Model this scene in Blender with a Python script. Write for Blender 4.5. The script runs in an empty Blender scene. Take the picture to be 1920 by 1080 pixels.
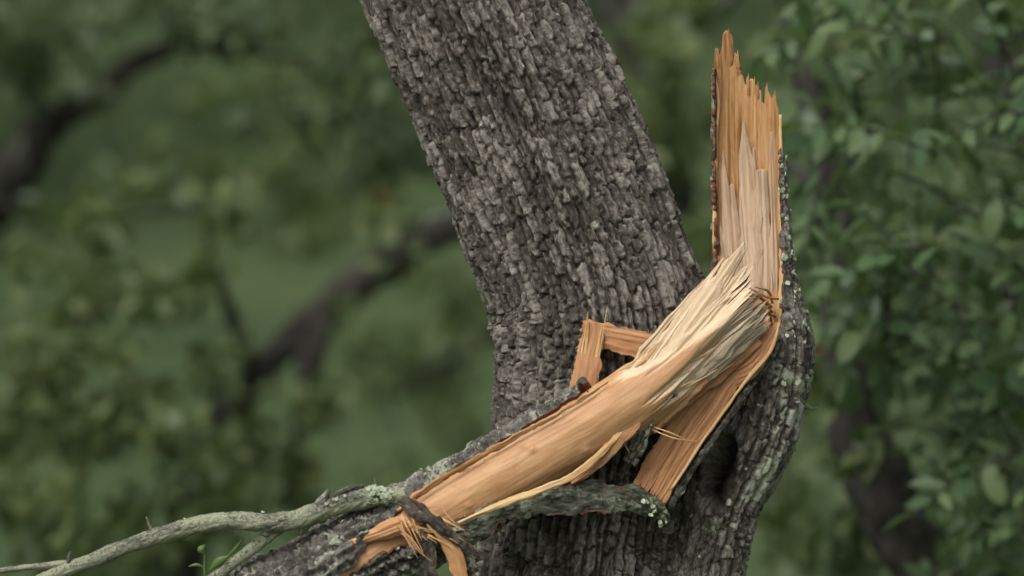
import bpy, math, random
import numpy as np
from mathutils import Vector, Matrix
random.seed(7)
RNG = np.random.default_rng(11)
sc = bpy.context.scene
col = sc.collection
R = math.radians

# ------------------------------------------------------------------ camera, sky, sun, exposure
DIST = 12.0          # metres from the lens to the oak trunk
CAM_Z = 1.75
cam_data = bpy.data.cameras.new('camera')
cam = bpy.data.objects.new('camera', cam_data); col.objects.link(cam)
cam.location = (0, -DIST, CAM_Z); cam.rotation_euler = (R(90), 0, 0)
cam_data.sensor_width = 36; cam_data.lens = 36 * DIST / 1.92
cam_data.clip_start = 0.5; cam_data.clip_end = 2000
cam_data.dof.use_dof = True; cam_data.dof.focus_distance = DIST - 0.16
cam_data.dof.aperture_fstop = 2.2
sc.camera = cam

world = bpy.data.worlds.new('World'); sc.world = world; world.use_nodes = True
SUN_EL, SUN_AZ = 50, -152      # degrees; azimuth measured from +Y towards +X: behind the camera, to the left
wn = world.node_tree.nodes; wl = world.node_tree.links
sky = wn.new('ShaderNodeTexSky'); sky.sky_type = 'NISHITA'; sky.sun_disc = False
sky.sun_elevation = R(SUN_EL); sky.sun_rotation = R(SUN_AZ); sky.dust_density = 6; sky.air_density = 1.0
hs = wn.new('ShaderNodeHueSaturation'); hs.inputs['Saturation'].default_value = 0.3
wl.new(sky.outputs[0], hs.inputs['Color']); wl.new(hs.outputs[0], wn['Background'].inputs[0])
wn['Background'].inputs[1].default_value = 0.15
sun_data = bpy.data.lights.new('sun', 'SUN'); sun_data.energy = 1.4; sun_data.angle = R(22); sun_data.color = (1, .95, .87)
sun = bpy.data.objects.new('sun', sun_data); col.objects.link(sun)
sd = Vector((math.sin(R(SUN_AZ)) * math.cos(R(SUN_EL)), math.cos(R(SUN_AZ)) * math.cos(R(SUN_EL)), math.sin(R(SUN_EL))))
sun.rotation_euler = sd.to_track_quat('Z', 'Y').to_euler(); sun.location = (-3, -6, 9)
sc.view_settings.view_transform = 'Standard'; sc.view_settings.look = 'None'
sc.view_settings.exposure = 0.0; sc.view_settings.gamma = 1
sc.render.engine = 'CYCLES'
sc.cycles.use_denoising = True
sc.cycles.max_bounces = 6; sc.cycles.transparent_max_bounces = 4

# ------------------------------------------------------------------ helpers
def P(px, py, d=0.0):
    """a place in the photograph at depth d millimetres beyond the trunk's axis -> metres"""
    px, py, d = np.broadcast_arrays(np.asarray(px, float), np.asarray(py, float), np.asarray(d, float))
    y = d / 1000.0; k = (DIST + y) / DIST
    return np.stack([(px - 960) / 1000 * k, y, CAM_Z + (540 - py) / 1000 * k], -1)

def hermite(uc, vc, u):
    uc = np.asarray(uc, float); vc = np.asarray(vc, float); u = np.asarray(u, float)
    if vc.ndim == 1: return hermite(uc, vc[:, None], u)[..., 0]
    h = np.diff(uc); dl = np.diff(vc, axis=0) / h[:, None]
    m = np.empty_like(vc); m[0] = dl[0]; m[-1] = dl[-1]
    if len(uc) > 2:
        m[1:-1] = (dl[:-1] * h[1:, None] + dl[1:] * h[:-1, None]) / (h[1:] + h[:-1])[:, None]
    i = np.clip(np.searchsorted(uc, u, side='right') - 1, 0, len(uc) - 2)
    t = ((u - uc[i]) / h[i])[:, None]; hh = h[i][:, None]
    t2 = t * t; t3 = t2 * t
    return (2*t3-3*t2+1)*vc[i] + (t3-2*t2+t)*hh*m[i] + (-2*t3+3*t2)*vc[i+1] + (t3-t2)*hh*m[i+1]

def path(ctrl, n):
    """resample control rows (columns 0-2 are a position) evenly along their length"""
    c = np.asarray(ctrl, float)
    u = np.concatenate([[0], np.cumsum(np.linalg.norm(np.diff(c[:, :3], axis=0), axis=1))])
    return hermite(u, c, np.linspace(0, u[-1], n))

def _hash(*a):
    h = np.zeros(np.broadcast(*a).shape, np.uint64)
    for k, v in enumerate(a):
        h = h ^ (np.asarray(v).astype(np.int64).astype(np.uint64) * np.uint64([0x9E3779B97F4A7C15, 0xC2B2AE3D27D4EB4F, 0x165667B19E3779F9, 0x27D4EB2F165667C5][k]))
        h = (h ^ (h >> np.uint64(29))) * np.uint64(0xBF58476D1CE4E5B9)
    h = h ^ (h >> np.uint64(32))
    return (h & np.uint64(0xFFFFFF)).astype(float) / float(0xFFFFFF)

def noise(x, y, seed=0):
    x = np.asarray(x, float); y = np.asarray(y, float); x, y = np.broadcast_arrays(x, y)
    ix = np.floor(x); iy = np.floor(y); fx = x - ix; fy = y - iy
    fx = fx*fx*(3-2*fx); fy = fy*fy*(3-2*fy); s = np.full(x.shape, seed)
    a = _hash(ix, iy, s); b = _hash(ix+1, iy, s); c = _hash(ix, iy+1, s); d = _hash(ix+1, iy+1, s)
    return ((a*(1-fx)+b*fx)*(1-fy) + (c*(1-fx)+d*fx)*fy) * 2 - 1

def fbm(x, y, seed=0, octv=3):
    v = 0; a = 1.0
    for o in range(octv):
        v = v + a * noise(np.asarray(x)*2**o, np.asarray(y)*2**o, seed + 17*o); a *= .5
    return v

def sstep(a, b, x):
    t = np.clip((x - a) / (b - a), 0, 1); return t*t*(3-2*t)

def plates(u, s, cu, cs, seed, wrap=None):
    """bark breaks into wavy upright ridges, each cracked across: distances to furrow and crack, cell id, place in the cell"""
    def bound(i):
        w = np.mod(i, wrap) if wrap else i
        return (i + .24*noise(s/(cs*1.9), w*7.31+.5, seed+1) + .12*noise(s/(cs*.5), w*3.17+.5, seed+2) + .22*(_hash(w, w*0+seed+3)-.5)) * cu + .10*cu*noise(s/(cs*.16), w*5.3, seed+4)
    i = np.floor(u/cu)
    lo = bound(i); hi = bound(i+1)
    dn = u < lo; upp = (u >= hi) & ~dn
    i = i - dn + upp
    lo = bound(i); hi = bound(i+1); w = np.maximum(hi-lo, cu*.1)
    lx = np.clip((u-lo)/w, 0, 1)-.5
    eu = np.minimum(u-lo, hi-u)/cu
    iw = np.mod(i, wrap) if wrap else i
    t = s/cs*(.75+.6*_hash(iw, iw*0+seed+7)) + 9*_hash(iw, iw*0+seed+8) + .30*lx*(2*_hash(iw, np.floor(s/cs), iw*0+seed+9)-1) + .16*noise(u/(cu*.35), s/(cs*.6), seed+10)
    def cut(j): return j + .8*(_hash(iw, j, iw*0+seed+11)-.5)
    j = np.floor(t); d1 = t < cut(j); d2 = (t >= cut(j+1)) & ~d1; j = j - d1 + d2
    c0 = cut(j); c1 = cut(j+1)
    # some cracks stay shallow
    k0 = .35+.65*(_hash(iw, j, iw*0+seed+13) > .25); k1 = .35+.65*(_hash(iw, j+1, iw*0+seed+13) > .25)
    es = np.minimum((t-c0)/k0, (c1-t)/k1)*cs/cu
    ly = (t-c0)/np.maximum(c1-c0, .05)-.5
    return eu, es, (iw*4096+j+2048).astype(np.int64), lx, ly

def bark_height(u, s, seed, cu=.026, cs=.046, depth=.011, wrap=None, rough=1.0, cross=.6):
    """bark relief in metres, cell ids and one random tone for each cell"""
    eu, es, cid, lx, ly = plates(u, s, cu, cs, seed, wrap)
    rnd = _hash(cid, cid*0+seed); rnd2 = _hash(cid, cid*0+seed+3)
    wv = .10*noise(u/(cu*.3), s/(cs*.25), seed+41)
    pu = sstep(.05, .26, eu+wv*.4); ps = sstep(0.0, .17, es+wv)
    top = pu*(1-cross+cross*ps)
    h = depth*top*(.68+.5*rnd)
    h += depth*top*(.14*ly+.40*(rnd2-.5)*lx)
    # flakes inside a plate, then rough fibres
    eu2, es2, cid2, _, _ = plates(u, s, cu*.42, cs*.42, seed+500, wrap*2 if wrap else None)
    f = _hash(cid2, cid2*0+seed+9)
    h += rough*depth*.11*(f-.5)*sstep(0, .2, np.minimum(eu2, es2))*pu
    h += rough*(.0016*fbm(u/.008, s/.030, seed+21)+.0014*noise(u/.0035, s/.016, seed+22)+.0008*noise(u/.0022, s/.008, seed+23))
    fiss = np.abs(noise(u/.010, s/.05, seed+31))
    h -= rough*depth*.38*(1-sstep(0, .14, fiss))*pu
    return h, cid, np.clip(rnd*.8+f*.2, 0, 1)

def mesh_np(name, V, Q, mats, T=None, fmat=None, attrs=None, smooth=True):
    V = np.asarray(V, float).reshape(-1, 3); Q = np.asarray(Q, np.int64).reshape(-1, 4)
    T = np.zeros((0, 3), np.int64) if T is None else np.asarray(T, np.int64).reshape(-1, 3)
    me = bpy.data.meshes.new(name)
    me.vertices.add(len(V)); me.vertices.foreach_set('co', V.ravel().astype(np.float32))
    nl = 4*len(Q) + 3*len(T); me.loops.add(nl)
    me.loops.foreach_set('vertex_index', np.concatenate([Q.ravel(), T.ravel()]).astype(np.int32))
    me.polygons.add(len(Q)+len(T))
    me.polygons.foreach_set('loop_start', np.concatenate([np.arange(len(Q))*4, 4*len(Q)+np.arange(len(T))*3]).astype(np.int32))
    me.polygons.foreach_set('use_smooth', np.full(len(Q)+len(T), smooth))
    for m in (mats if isinstance(mats, (list, tuple)) else [mats]): me.materials.append(m)
    if fmat is not None: me.polygons.foreach_set('material_index', np.asarray(fmat, np.int32))
    for k, a in (attrs or {}).items():
        a = np.asarray(a, np.float32)
        if a.ndim == 2:
            at = me.attributes.new(k, 'FLOAT_VECTOR', 'POINT'); at.data.foreach_set('vector', a.ravel())
        else:
            at = me.attributes.new(k, 'FLOAT', 'POINT'); at.data.foreach_set('value', a)
    me.update(calc_edges=True); me.validate()
    return me

def obj(name, me, parent=None, **props):
    o = bpy.data.objects.new(name, me); col.objects.link(o)
    if parent is not None:
        o.parent = parent
        o.matrix_parent_inverse = Matrix.Translation(parent_world(parent)).inverted()
    for k, v in props.items(): o[k] = v
    return o

_pw = {}
def parent_world(p):
    return _pw.get(p.name, Vector((0, 0, 0)))

def thing(name, loc, label, category, group=None):
    o = bpy.data.objects.new(name, None); col.objects.link(o); o.location = loc; o.empty_display_size = .1
    o['label'] = label; o['category'] = category
    if group: o['group'] = group
    _pw[o.name] = Vector(loc)
    return o

def grid_quads(nr, nc, wrap=False):
    r = np.arange(nr-1)[:, None]; c = np.arange(nc if wrap else nc-1)[None, :]
    a = r*nc + c; b = r*nc + (c+1) % nc
    return np.stack([a, b, b+nc, a+nc], -1).reshape(-1, 4)

def compact(V, Q, attrs):
    used = np.unique(Q); m = np.zeros(len(V), np.int64); m[used] = np.arange(len(used))
    return V[used], m[Q], {k: a[used] for k, a in attrs.items()}

def frames(C):
    """tangent, side and camera-facing axes along a centre line"""
    T = np.gradient(C, axis=0); T /= np.linalg.norm(T, axis=1)[:, None]
    F = np.array([0, -1., 0])[None, :] - T * (T @ np.array([0, -1., 0]))[:, None]
    F /= np.linalg.norm(F, axis=1)[:, None]
    S = np.cross(T, F)
    return T, S, F

def shell(outer, inner, Q, mask):
    """a sheet with thickness: outer faces where mask, inner faces, and a rim along the torn edges"""
    Qm = Q[mask]; n = len(outer)
    e = np.concatenate([Qm[:, [0, 1]], Qm[:, [1, 2]], Qm[:, [2, 3]], Qm[:, [3, 0]]])
    key = np.minimum(e[:, 0], e[:, 1]) * (4*n) + np.maximum(e[:, 0], e[:, 1])
    _, inv, cnt = np.unique(key, return_inverse=True, return_counts=True)
    b = e[cnt[inv] == 1]
    rim = np.stack([b[:, 1], b[:, 0], b[:, 0]+n, b[:, 1]+n], -1)
    return np.concatenate([outer, inner]), Qm, Qm[:, ::-1] + n, rim

# ------------------------------------------------------------------ materials
def new_mat(name, rough=.8, spec=.3):
    m = bpy.data.materials.new(name); m.use_nodes = True
    nt = m.node_tree; b = nt.nodes['Principled BSDF']
    b.inputs['Roughness'].default_value = rough; b.inputs['Specular IOR Level'].default_value = spec
    return m, nt, b

def nd(nt, t, **kw):
    n = nt.nodes.new(t)
    for k, v in kw.items():
        if k in n.inputs.keys(): n.inputs[k].default_value = v
        else: setattr(n, k, v)
    return n

def attr(nt, name):
    return nd(nt, 'ShaderNodeAttribute', attribute_name=name)

def tex(nt, vec, scale3, scale=1.0, detail=4, rough=.55, dist=0.0):
    mp = nd(nt, 'ShaderNodeMapping'); mp.inputs['Scale'].default_value = scale3
    nt.links.new(vec, mp.inputs['Vector'])
    n = nd(nt, 'ShaderNodeTexNoise', Scale=scale, Detail=detail, Roughness=rough, Distortion=dist)
    nt.links.new(mp.outputs[0], n.inputs['Vector'])
    return n.outputs[0]

def ramp(nt, fac, stops):
    r = nd(nt, 'ShaderNodeValToRGB'); e = r.color_ramp.elements
    e[0].position, e[0].color = stops[0][0], (*stops[0][1], 1)
    e[1].position, e[1].color = stops[-1][0], (*stops[-1][1], 1)
    for p, c in stops[1:-1]:
        k = e.new(p); k.color = (*c, 1)
    nt.links.new(fac, r.inputs[0]); return r.outputs[0]

def mix(nt, fac, a, b):
    m = nd(nt, 'ShaderNodeMix', data_type='RGBA')
    for sock, v in ((m.inputs[0], fac), (m.inputs[6], a), (m.inputs[7], b)):
        if isinstance(v, tuple): sock.default_value = (*v, 1)
        elif isinstance(v, (int, float)): sock.default_value = v
        else: nt.links.new(v, sock)
    return m.outputs[2]

def mathn(nt, op, a, b=0.0):
    m = nd(nt, 'ShaderNodeMath', operation=op)
    for s, v in ((m.inputs[0], a), (m.inputs[1], b)):
        if isinstance(v, (int, float)): s.default_value = v
        else: nt.links.new(v, s)
    return m.outputs[0]

def bump(nt, bsdf, h, strength, dist):
    b = nd(nt, 'ShaderNodeBump', Strength=strength, Distance=dist)
    nt.links.new(h, b.inputs['Height']); nt.links.new(b.outputs[0], bsdf.inputs['Normal'])

def bark_mat(name, lichen, dark=(.036, .032, .026), mid=(.100, .089, .073), pale=(.30, .28, .24), lich=(.40, .43, .33), lsc=55):
    m, nt, b = new_mat(name, .85, .25)
    g = attr(nt, 'grain').outputs['Vector']; t = attr(nt, 'tone').outputs['Fac']
    n1 = tex(nt, g, (190, 60, 190), 1, 5, .75)
    n2 = tex(nt, g, (9, 6, 9), 1, 4, .6)
    f = mathn(nt, 'ADD', mathn(nt, 'MULTIPLY', n1, .75), mathn(nt, 'ADD', mathn(nt, 'ADD', mathn(nt, 'MULTIPLY', t, .16), .03), mathn(nt, 'MULTIPLY', n2, .30)))
    c = ramp(nt, f, [(.49, dark), (.62, mid), (.75, pale)])
    n3 = tex(nt, g, (lsc, lsc*.75, lsc), 1, 5, .7, .6)
    n4 = tex(nt, g, (12, 9, 12), 1, 3, .6)
    k = mathn(nt, 'ADD', n3, mathn(nt, 'MULTIPLY', mathn(nt, 'SUBTRACT', n4, .5), .9))
    lf = ramp(nt, k, [(.72-lichen, (0, 0, 0)), (.80-lichen, (.85, .85, .85))])
    c = mix(nt, lf, c, lich)
    nt.links.new(c, b.inputs['Base Color'])
    bump(nt, b, tex(nt, g, (420, 190, 420), 1, 4, .75), .8, .005)
    return m

def wood_mat(name, a, b_, streak, rough=.55, spec=.35, fine=300, mixcol=None, blotch=.35, bumpk=.5):
    m, nt, bs = new_mat(name, rough, spec)
    g = attr(nt, 'grain').outputs['Vector']
    n1 = tex(nt, g, (fine, 7, fine), 1, 5, .65)
    n2 = tex(nt, g, (18, 7, 18), 1, 4, .6)
    c = ramp(nt, n1, [(.35, streak), (.46, a), (.66, b_)])
    c = mix(nt, mathn(nt, 'MULTIPLY', ramp(nt, n2, [(.45, (0, 0, 0)), (.65, (1, 1, 1))]), blotch), c, streak)
    n5 = tex(nt, g, (26, 4, 26), 1, 5, .65, .4)
    c = mix(nt, mathn(nt, 'MULTIPLY', ramp(nt, n5, [(.5, (0, 0, 0)), (.68, (1, 1, 1))]), blotch), c, (b_[0]*1.08, b_[1]*1.14, b_[2]*1.22))
    n6 = tex(nt, g, (55, 22, 55), 1, 6, .7, .5)      # small stains left by the peeled bark
    c = mix(nt, mathn(nt, 'MULTIPLY', ramp(nt, n6, [(.52, (0, 0, 0)), (.66, (1, 1, 1))]), blotch*.55), c, (streak[0]*.85, streak[1]*.8, streak[2]*.8))
    if mixcol:                       # torn heartwood where the attribute says the skin is gone
        a2, b2, s2 = mixcol
        n3 = tex(nt, g, (fine*.8, 9, fine*.8), 1, 5, .7)
        c2 = ramp(nt, n3, [(.32, s2), (.45, a2), (.65, b2)])
        c = mix(nt, attr(nt, 'torn').outputs['Fac'], c, c2)
    nt.links.new(c, bs.inputs['Base Color'])
    h = tex(nt, g, (fine*1.3, 10, fine*1.3), 1, 4, .7)
    bump(nt, bs, h, bumpk, .0025)
    return m

def leaf_mat(name, c0, c1, c2, source='attr', rough=.42, trans=.25):
    m, nt, b = new_mat(name, rough, .4)
    if source == 'attr': f = attr(nt, 'rnd').outputs['Fac']
    else: f = nd(nt, 'ShaderNodeObjectInfo').outputs['Random']
    c = ramp(nt, f, [(0, c0), (.5, c1), (1, c2)])
    nt.links.new(c, b.inputs['Base Color'])
    tr = nd(nt, 'ShaderNodeBsdfTranslucent'); mxs = nd(nt, 'ShaderNodeMixShader'); mxs.inputs[0].default_value = trans
    c3 = mix(nt, .5, c, (.12, .20, .02)); nt.links.new(c3, tr.inputs[0])
    nt.links.new(b.outputs[0], mxs.inputs[1]); nt.links.new(tr.outputs[0], mxs.inputs[2])
    nt.links.new(mxs.outputs[0], nt.nodes['Material Output'].inputs[0])
    return m

M = {}
M['bark'] = bark_mat('trunk_bark', .02)
M['bark_stem'] = bark_mat('stem_bark', .165)
M['bark_limb'] = bark_mat('limb_bark', .175, dark=(.04, .036, .032), mid=(.095, .088, .076), pale=(.22, .21, .18), lsc=75)
M['bark_strip'] = bark_mat('strip_bark', .13, dark=(.035, .034, .027), mid=(.080, .080, .062), lich=(.27, .33, .23), lsc=70)
M['bark_dark'] = bark_mat('dark_torn_bark', .03, dark=(.022, .018, .015), mid=(.052, .043, .034), pale=(.12, .10, .08))
M['bark_moss'] = bark_mat('mossy_bark', .20, dark=(.030, .030, .022), mid=(.072, .074, .052), pale=(.15, .155, .115), lich=(.24, .28, .195), lsc=75)
M['twig'] = bark_mat('lichen_bark', .30, dark=(.03, .03, .03), lich=(.37, .40, .26), mid=(.12, .12, .10), pale=(.28, .29, .23), lsc=260)
M['core'] = bark_mat('inner_core', 0, dark=(.03, .024, .02), mid=(.05, .04, .03), pale=(.08, .07, .06))
TAN = ((.52, .27, .115), (.62, .37, .185), (.36, .165, .065))
CREAM = ((.60, .465, .300), (.72, .58, .405), (.40, .275, .16))
M['limb_wood'] = wood_mat('peeled_wood', (.48, .265, .122), (.55, .325, .162), (.38, .19, .080), .52, .35, 130, CREAM, .85, .3)
M['stub_wood'] = wood_mat('snag_wood', (.42, .225, .092), (.49, .285, .130), (.25, .115, .042), .7, .2, 170, None, .6, .7)
M['splinter_pink'] = wood_mat('splinter_wood', (.46, .32, .21), (.56, .41, .285), (.31, .20, .125), .7, .25, 160)
M['cream'] = wood_mat('torn_wood', *CREAM, rough=.65, spec=.25, fine=260)
M['torn_grey'] = wood_mat('shaded_torn_wood', (.46, .37, .255), (.60, .50, .37), (.30, .215, .14), .7, .2, 220)  # grey shading of the down-facing lower lobe, put into the wood colour
M['inner'] = wood_mat('inner_bark', (.40, .195, .085), (.50, .27, .13), (.24, .105, .045), .65, .25, 220)
M['tan'] = wood_mat('tan_fibre', *TAN, rough=.6, spec=.3, fine=240)
M['pale_edge'] = wood_mat('pale_edge_wood', (.58, .37, .16), (.68, .48, .25), (.42, .23, .09), .6, .3, 200)
M['red'] = wood_mat('reddish_inner_bark', (.13, .05, .032), (.20, .085, .05), (.06, .025, .018), .7, .2, 220)
M['lichen'] = None
_m, _nt, _b = new_mat('lichen', .9, .15)
_g = nd(_nt, 'ShaderNodeTexCoord').outputs['Object']
_nt.links.new(ramp(_nt, tex(_nt, _g, (90, 90, 90), 1, 4, .7), [(.35, (.24, .29, .20)), (.55, (.40, .46, .33)), (.7, (.52, .56, .42))]), _b.inputs['Base Color'])
bump(_nt, _b, tex(_nt, _g, (300, 300, 300), 1, 4, .7), .6, .003)
M['lichen'] = _m
M['leaf_near'] = leaf_mat('sapling_leaf', (.080, .145, .070), (.115, .185, .086), (.165, .235, .105), 'obj', .36, .42)
M['leaf_fill'] = leaf_mat('sapling_foliage', (.080, .140, .068), (.110, .178, .080), (.150, .218, .096), 'attr', .38, .44)
M['leaf_mid'] = leaf_mat('oak_foliage', (.080, .124, .050), (.114, .160, .062), (.170, .205, .078), 'attr', .45, .40)
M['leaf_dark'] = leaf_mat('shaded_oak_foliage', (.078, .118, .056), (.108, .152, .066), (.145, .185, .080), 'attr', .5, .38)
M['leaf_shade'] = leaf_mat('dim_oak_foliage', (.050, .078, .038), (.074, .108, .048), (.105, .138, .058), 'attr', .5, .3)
M['leaf_far'] = leaf_mat('far_foliage', (.115, .165, .070), (.145, .195, .084), (.175, .225, .096), 'attr', .6, .42)
M['leaf_green'] = leaf_mat('fresh_leaf', (.10, .17, .04), (.12, .20, .05), (.16, .25, .07), 'obj', .4, .3)
M['leaf_dead'] = leaf_mat('dead_leaf', (.26, .12, .06), (.30, .14, .07), (.34, .16, .08), 'obj', .6, .2)
M['bark_far'] = bark_mat('far_bark', .13, dark=(.020, .018, .015), mid=(.036, .033, .027), pale=(.065, .062, .052), lich=(.13, .15, .11), lsc=14)
_m, _nt, _b = new_mat('grass_ground', .95, .1)
_g = nd(_nt, 'ShaderNodeTexCoord').outputs['Object']
_nt.links.new(ramp(_nt, tex(_nt, _g, (.8, .8, .8), 1, 6, .7), [(.32, (.060, .095, .042)), (.52, (.082, .122, .053)), (.72, (.110, .146, .066))]), _b.inputs['Base Color'])
bump(_nt, _b, tex(_nt, _g, (30, 30, 30), 1, 5, .8), .8, .05)
M['ground'] = _m

# ------------------------------------------------------------------ ground
def terrain(x, y):
    t = np.maximum(np.asarray(y, float)-13, 0)
    return .27*t*t/(t+10)*(1-.5*sstep(60, 160, t)) + .5*noise(np.asarray(x)/14, np.asarray(y)/11, 9)*sstep(0, 12, t)

def build_ground():
    n = 170
    g = np.sign(np.linspace(-1, 1, n)) * np.abs(np.linspace(-1, 1, n))**2.6 * 700
    X, Y = np.meshgrid(g, g)
    Z = .10*fbm(X/9, Y/9, 3) + .03*fbm(X/1.7, Y/1.7, 4) - .02
    Z *= sstep(0, 3, np.hypot(X-.1, Y)) 
    Z = Z+terrain(X, Y)
    me = mesh_np('ground', np.stack([X, Y, Z], -1), grid_quads(n, n), M['ground'])
    obj('ground', me, kind='structure')
build_ground()

# ------------------------------------------------------------------ generic builders
def ribbon(name, ctrl, parent, mats, thick=.006, nseg=None, nacross=9, cup=0.0, roll=0.0, relief=(None, None), seed=1,
           tear=.0, tip=0.0, jag=0.0, **props):
    """a torn strip swept along ctrl rows (px, py, depth mm, half width px[, roll deg]); front and back faces differ in
    material; relief is 'bark' or 'grain' for (front, back)"""
    c = np.asarray(ctrl, float)
    pos = P(c[:, 0], c[:, 1], c[:, 2])
    rl = c[:, 4] if c.shape[1] > 4 else np.zeros(len(c))
    row = np.concatenate([pos, c[:, 3:4]/1000, rl[:, None]], 1)
    L = np.linalg.norm(np.diff(pos, axis=0), axis=1).sum()
    n = nseg or max(8, int(L/.008))
    r = path(row, n); C = r[:, :3]; W = np.maximum(r[:, 3], .0006); RO = np.radians(r[:, 4] + roll)
    T, S, F = frames(C)
    S2 = S*np.cos(RO)[:, None] + F*np.sin(RO)[:, None]; F2 = -S*np.sin(RO)[:, None] + F*np.cos(RO)[:, None]
    a = np.linspace(-1, 1, nacross); s = np.linspace(0, L, n)
    wl_ = W*(1 + tear*fbm(s/.02, s*0+.3, seed)); wr_ = W*(1 + tear*fbm(s/.02, s*0+7.7, seed+5))
    ww = np.where(a[None, :] < 0, wl_[:, None], wr_[:, None])
    A = a[None, :]*ww
    Sg = np.broadcast_to(s[:, None], A.shape)
    th = thick*np.clip((1-np.abs(a)**4), .25, 1)[None, :]*np.minimum(1, W/ (thick*.8))[:, None]
    cupv = -cup*(a[None, :]**2)*W[:, None]
    def rel(kind, sd):
        if kind == 'bark':
            h, _, t = bark_height(A + 3, Sg + 5, sd, .016, .019, .0065, None, .9, .85); return h - .003, t
        if kind == 'moss':
            return .0030*fbm(A/.011, Sg/.017, sd, 4)+.0022*np.abs(noise(A/.005, Sg/.012, sd+2))-.002, .5+.5*noise(A/.012, Sg/.02, sd+3)
        if kind == 'grain':
            return .0012*fbm(A/.004, Sg/.06, sd) + .0008*fbm(A/.0018, Sg/.03, sd+1), A*0 + .5
        return A*0, A*0 + .5
    hf, tf = rel(relief[0], seed); hb, tb = rel(relief[1], seed+50)
    jg = (jag*RNG.normal(size=nacross))[None, :]*sstep(.8, 1, np.linspace(0, 1, n))[:, None] if jag else 0
    base = C[:, None, :] + S2[:, None, :]*A[..., None] + T[:, None, :]*(np.broadcast_to(jg, A.shape))[..., None]
    front = base + F2[:, None, :]*(cupv + th/2 + hf)[..., None]
    back = base + F2[:, None, :]*(cupv - th/2 - hb)[..., None]
    nc = nacross
    V = np.concatenate([front.reshape(-1, 3), back.reshape(-1, 3)]); N = n*nc
    Q = grid_quads(n, nc)
    Vv, qf, qb, rim = shell(front.reshape(-1, 3), back.reshape(-1, 3), Q, np.ones(len(Q), bool))
    g = np.stack([A, Sg, A*0], -1).reshape(-1, 3) + seed*.37
    mats = list(mats)
    if len(mats) == 2: mats.append(mats[0])
    fm = np.concatenate([np.zeros(len(qf)), np.ones(len(qb)), np.full(len(rim), 2)])
    me = mesh_np(name, Vv, np.concatenate([qf, qb, rim]), mats, fmat=fm,
                 attrs={'grain': np.concatenate([g, g]), 'tone': np.concatenate([tf.ravel(), tb.ravel()])})
    return obj(name, me, parent, **props)

def splinter(name, a, b, w, parent, mat, thick=None, bend=0.0, roll=0.0, blunt=.08, seed=1, sink=5.0, bow=0.0, taper=1.7):
    """a long sliver from a to b (px, py, depth): widest near its root, thinning to a ragged tip"""
    a = np.array(a, float); b = np.array(b, float); rs = np.random.default_rng(seed)
    n = 12; t = np.linspace(0, 1, n)
    c = a[None]*(1-t)[:, None] + b[None]*t[:, None]
    perp = np.array([-(b-a)[1], (b-a)[0]]); perp /= np.linalg.norm(perp)
    c[:, :2] += perp[None]*(bend*np.sin(t*math.pi*.5)**2 + bend*.3*np.sin(t*7+seed))[:, None]
    c[:, 2] += bow*np.sin(t*math.pi)+sink*(1-t)**3*2
    hw = w/2*((1-t**taper)*(1-blunt)+blunt)*(.45+.55*sstep(0, .22, t))*(1+.16*rs.normal(size=n))
    ro = roll + 12*np.sin(t*3+seed)
    pos = P(c[:, 0], c[:, 1], c[:, 2]); T, S, F = frames(pos)
    RO = np.radians(ro); S2 = S*np.cos(RO)[:, None]+F*np.sin(RO)[:, None]; F2 = -S*np.sin(RO)[:, None]+F*np.cos(RO)[:, None]
    prof = np.array([(-1, 0), (-.55, .55), (-.1, .35), (.25, .75), (.7, .4), (1, 0), (.4, -.5), (-.4, -.5)])
    th = (thick or w*.28)/1000
    H = np.maximum(hw/1000, .0004)
    V = pos[:, None]+S2[:, None]*(prof[None, :, 0]*H[:, None])[..., None]+F2[:, None]*(prof[None, :, 1]*np.minimum(th, H)[:, None]*(1-.6*t)[:, None])[..., None]
    k = len(prof); Q = grid_quads(n, k, True)
    L = np.linalg.norm(pos[-1]-pos[0])
    g = np.stack([prof[None, :, 0]*H[:, None], np.broadcast_to(t[:, None]*L, (n, k)), prof[None, :, 1]*H[:, None]], -1).reshape(-1, 3)+seed*.31
    tip = np.concatenate([V.reshape(-1, 3), pos[-1:]+T[-1:]*.004]); g = np.concatenate([g, g[-1:]])
    base = (n-1)*k; Tr = [(base+i, base+(i+1) % k, n*k) for i in range(k)]
    me = mesh_np(name, tip, Q, mat, T=Tr, attrs={'grain': g, 'tone': np.full(len(tip), .5), 'torn': np.ones(len(tip))}, smooth=False)
    return obj(name, me, parent)

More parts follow.
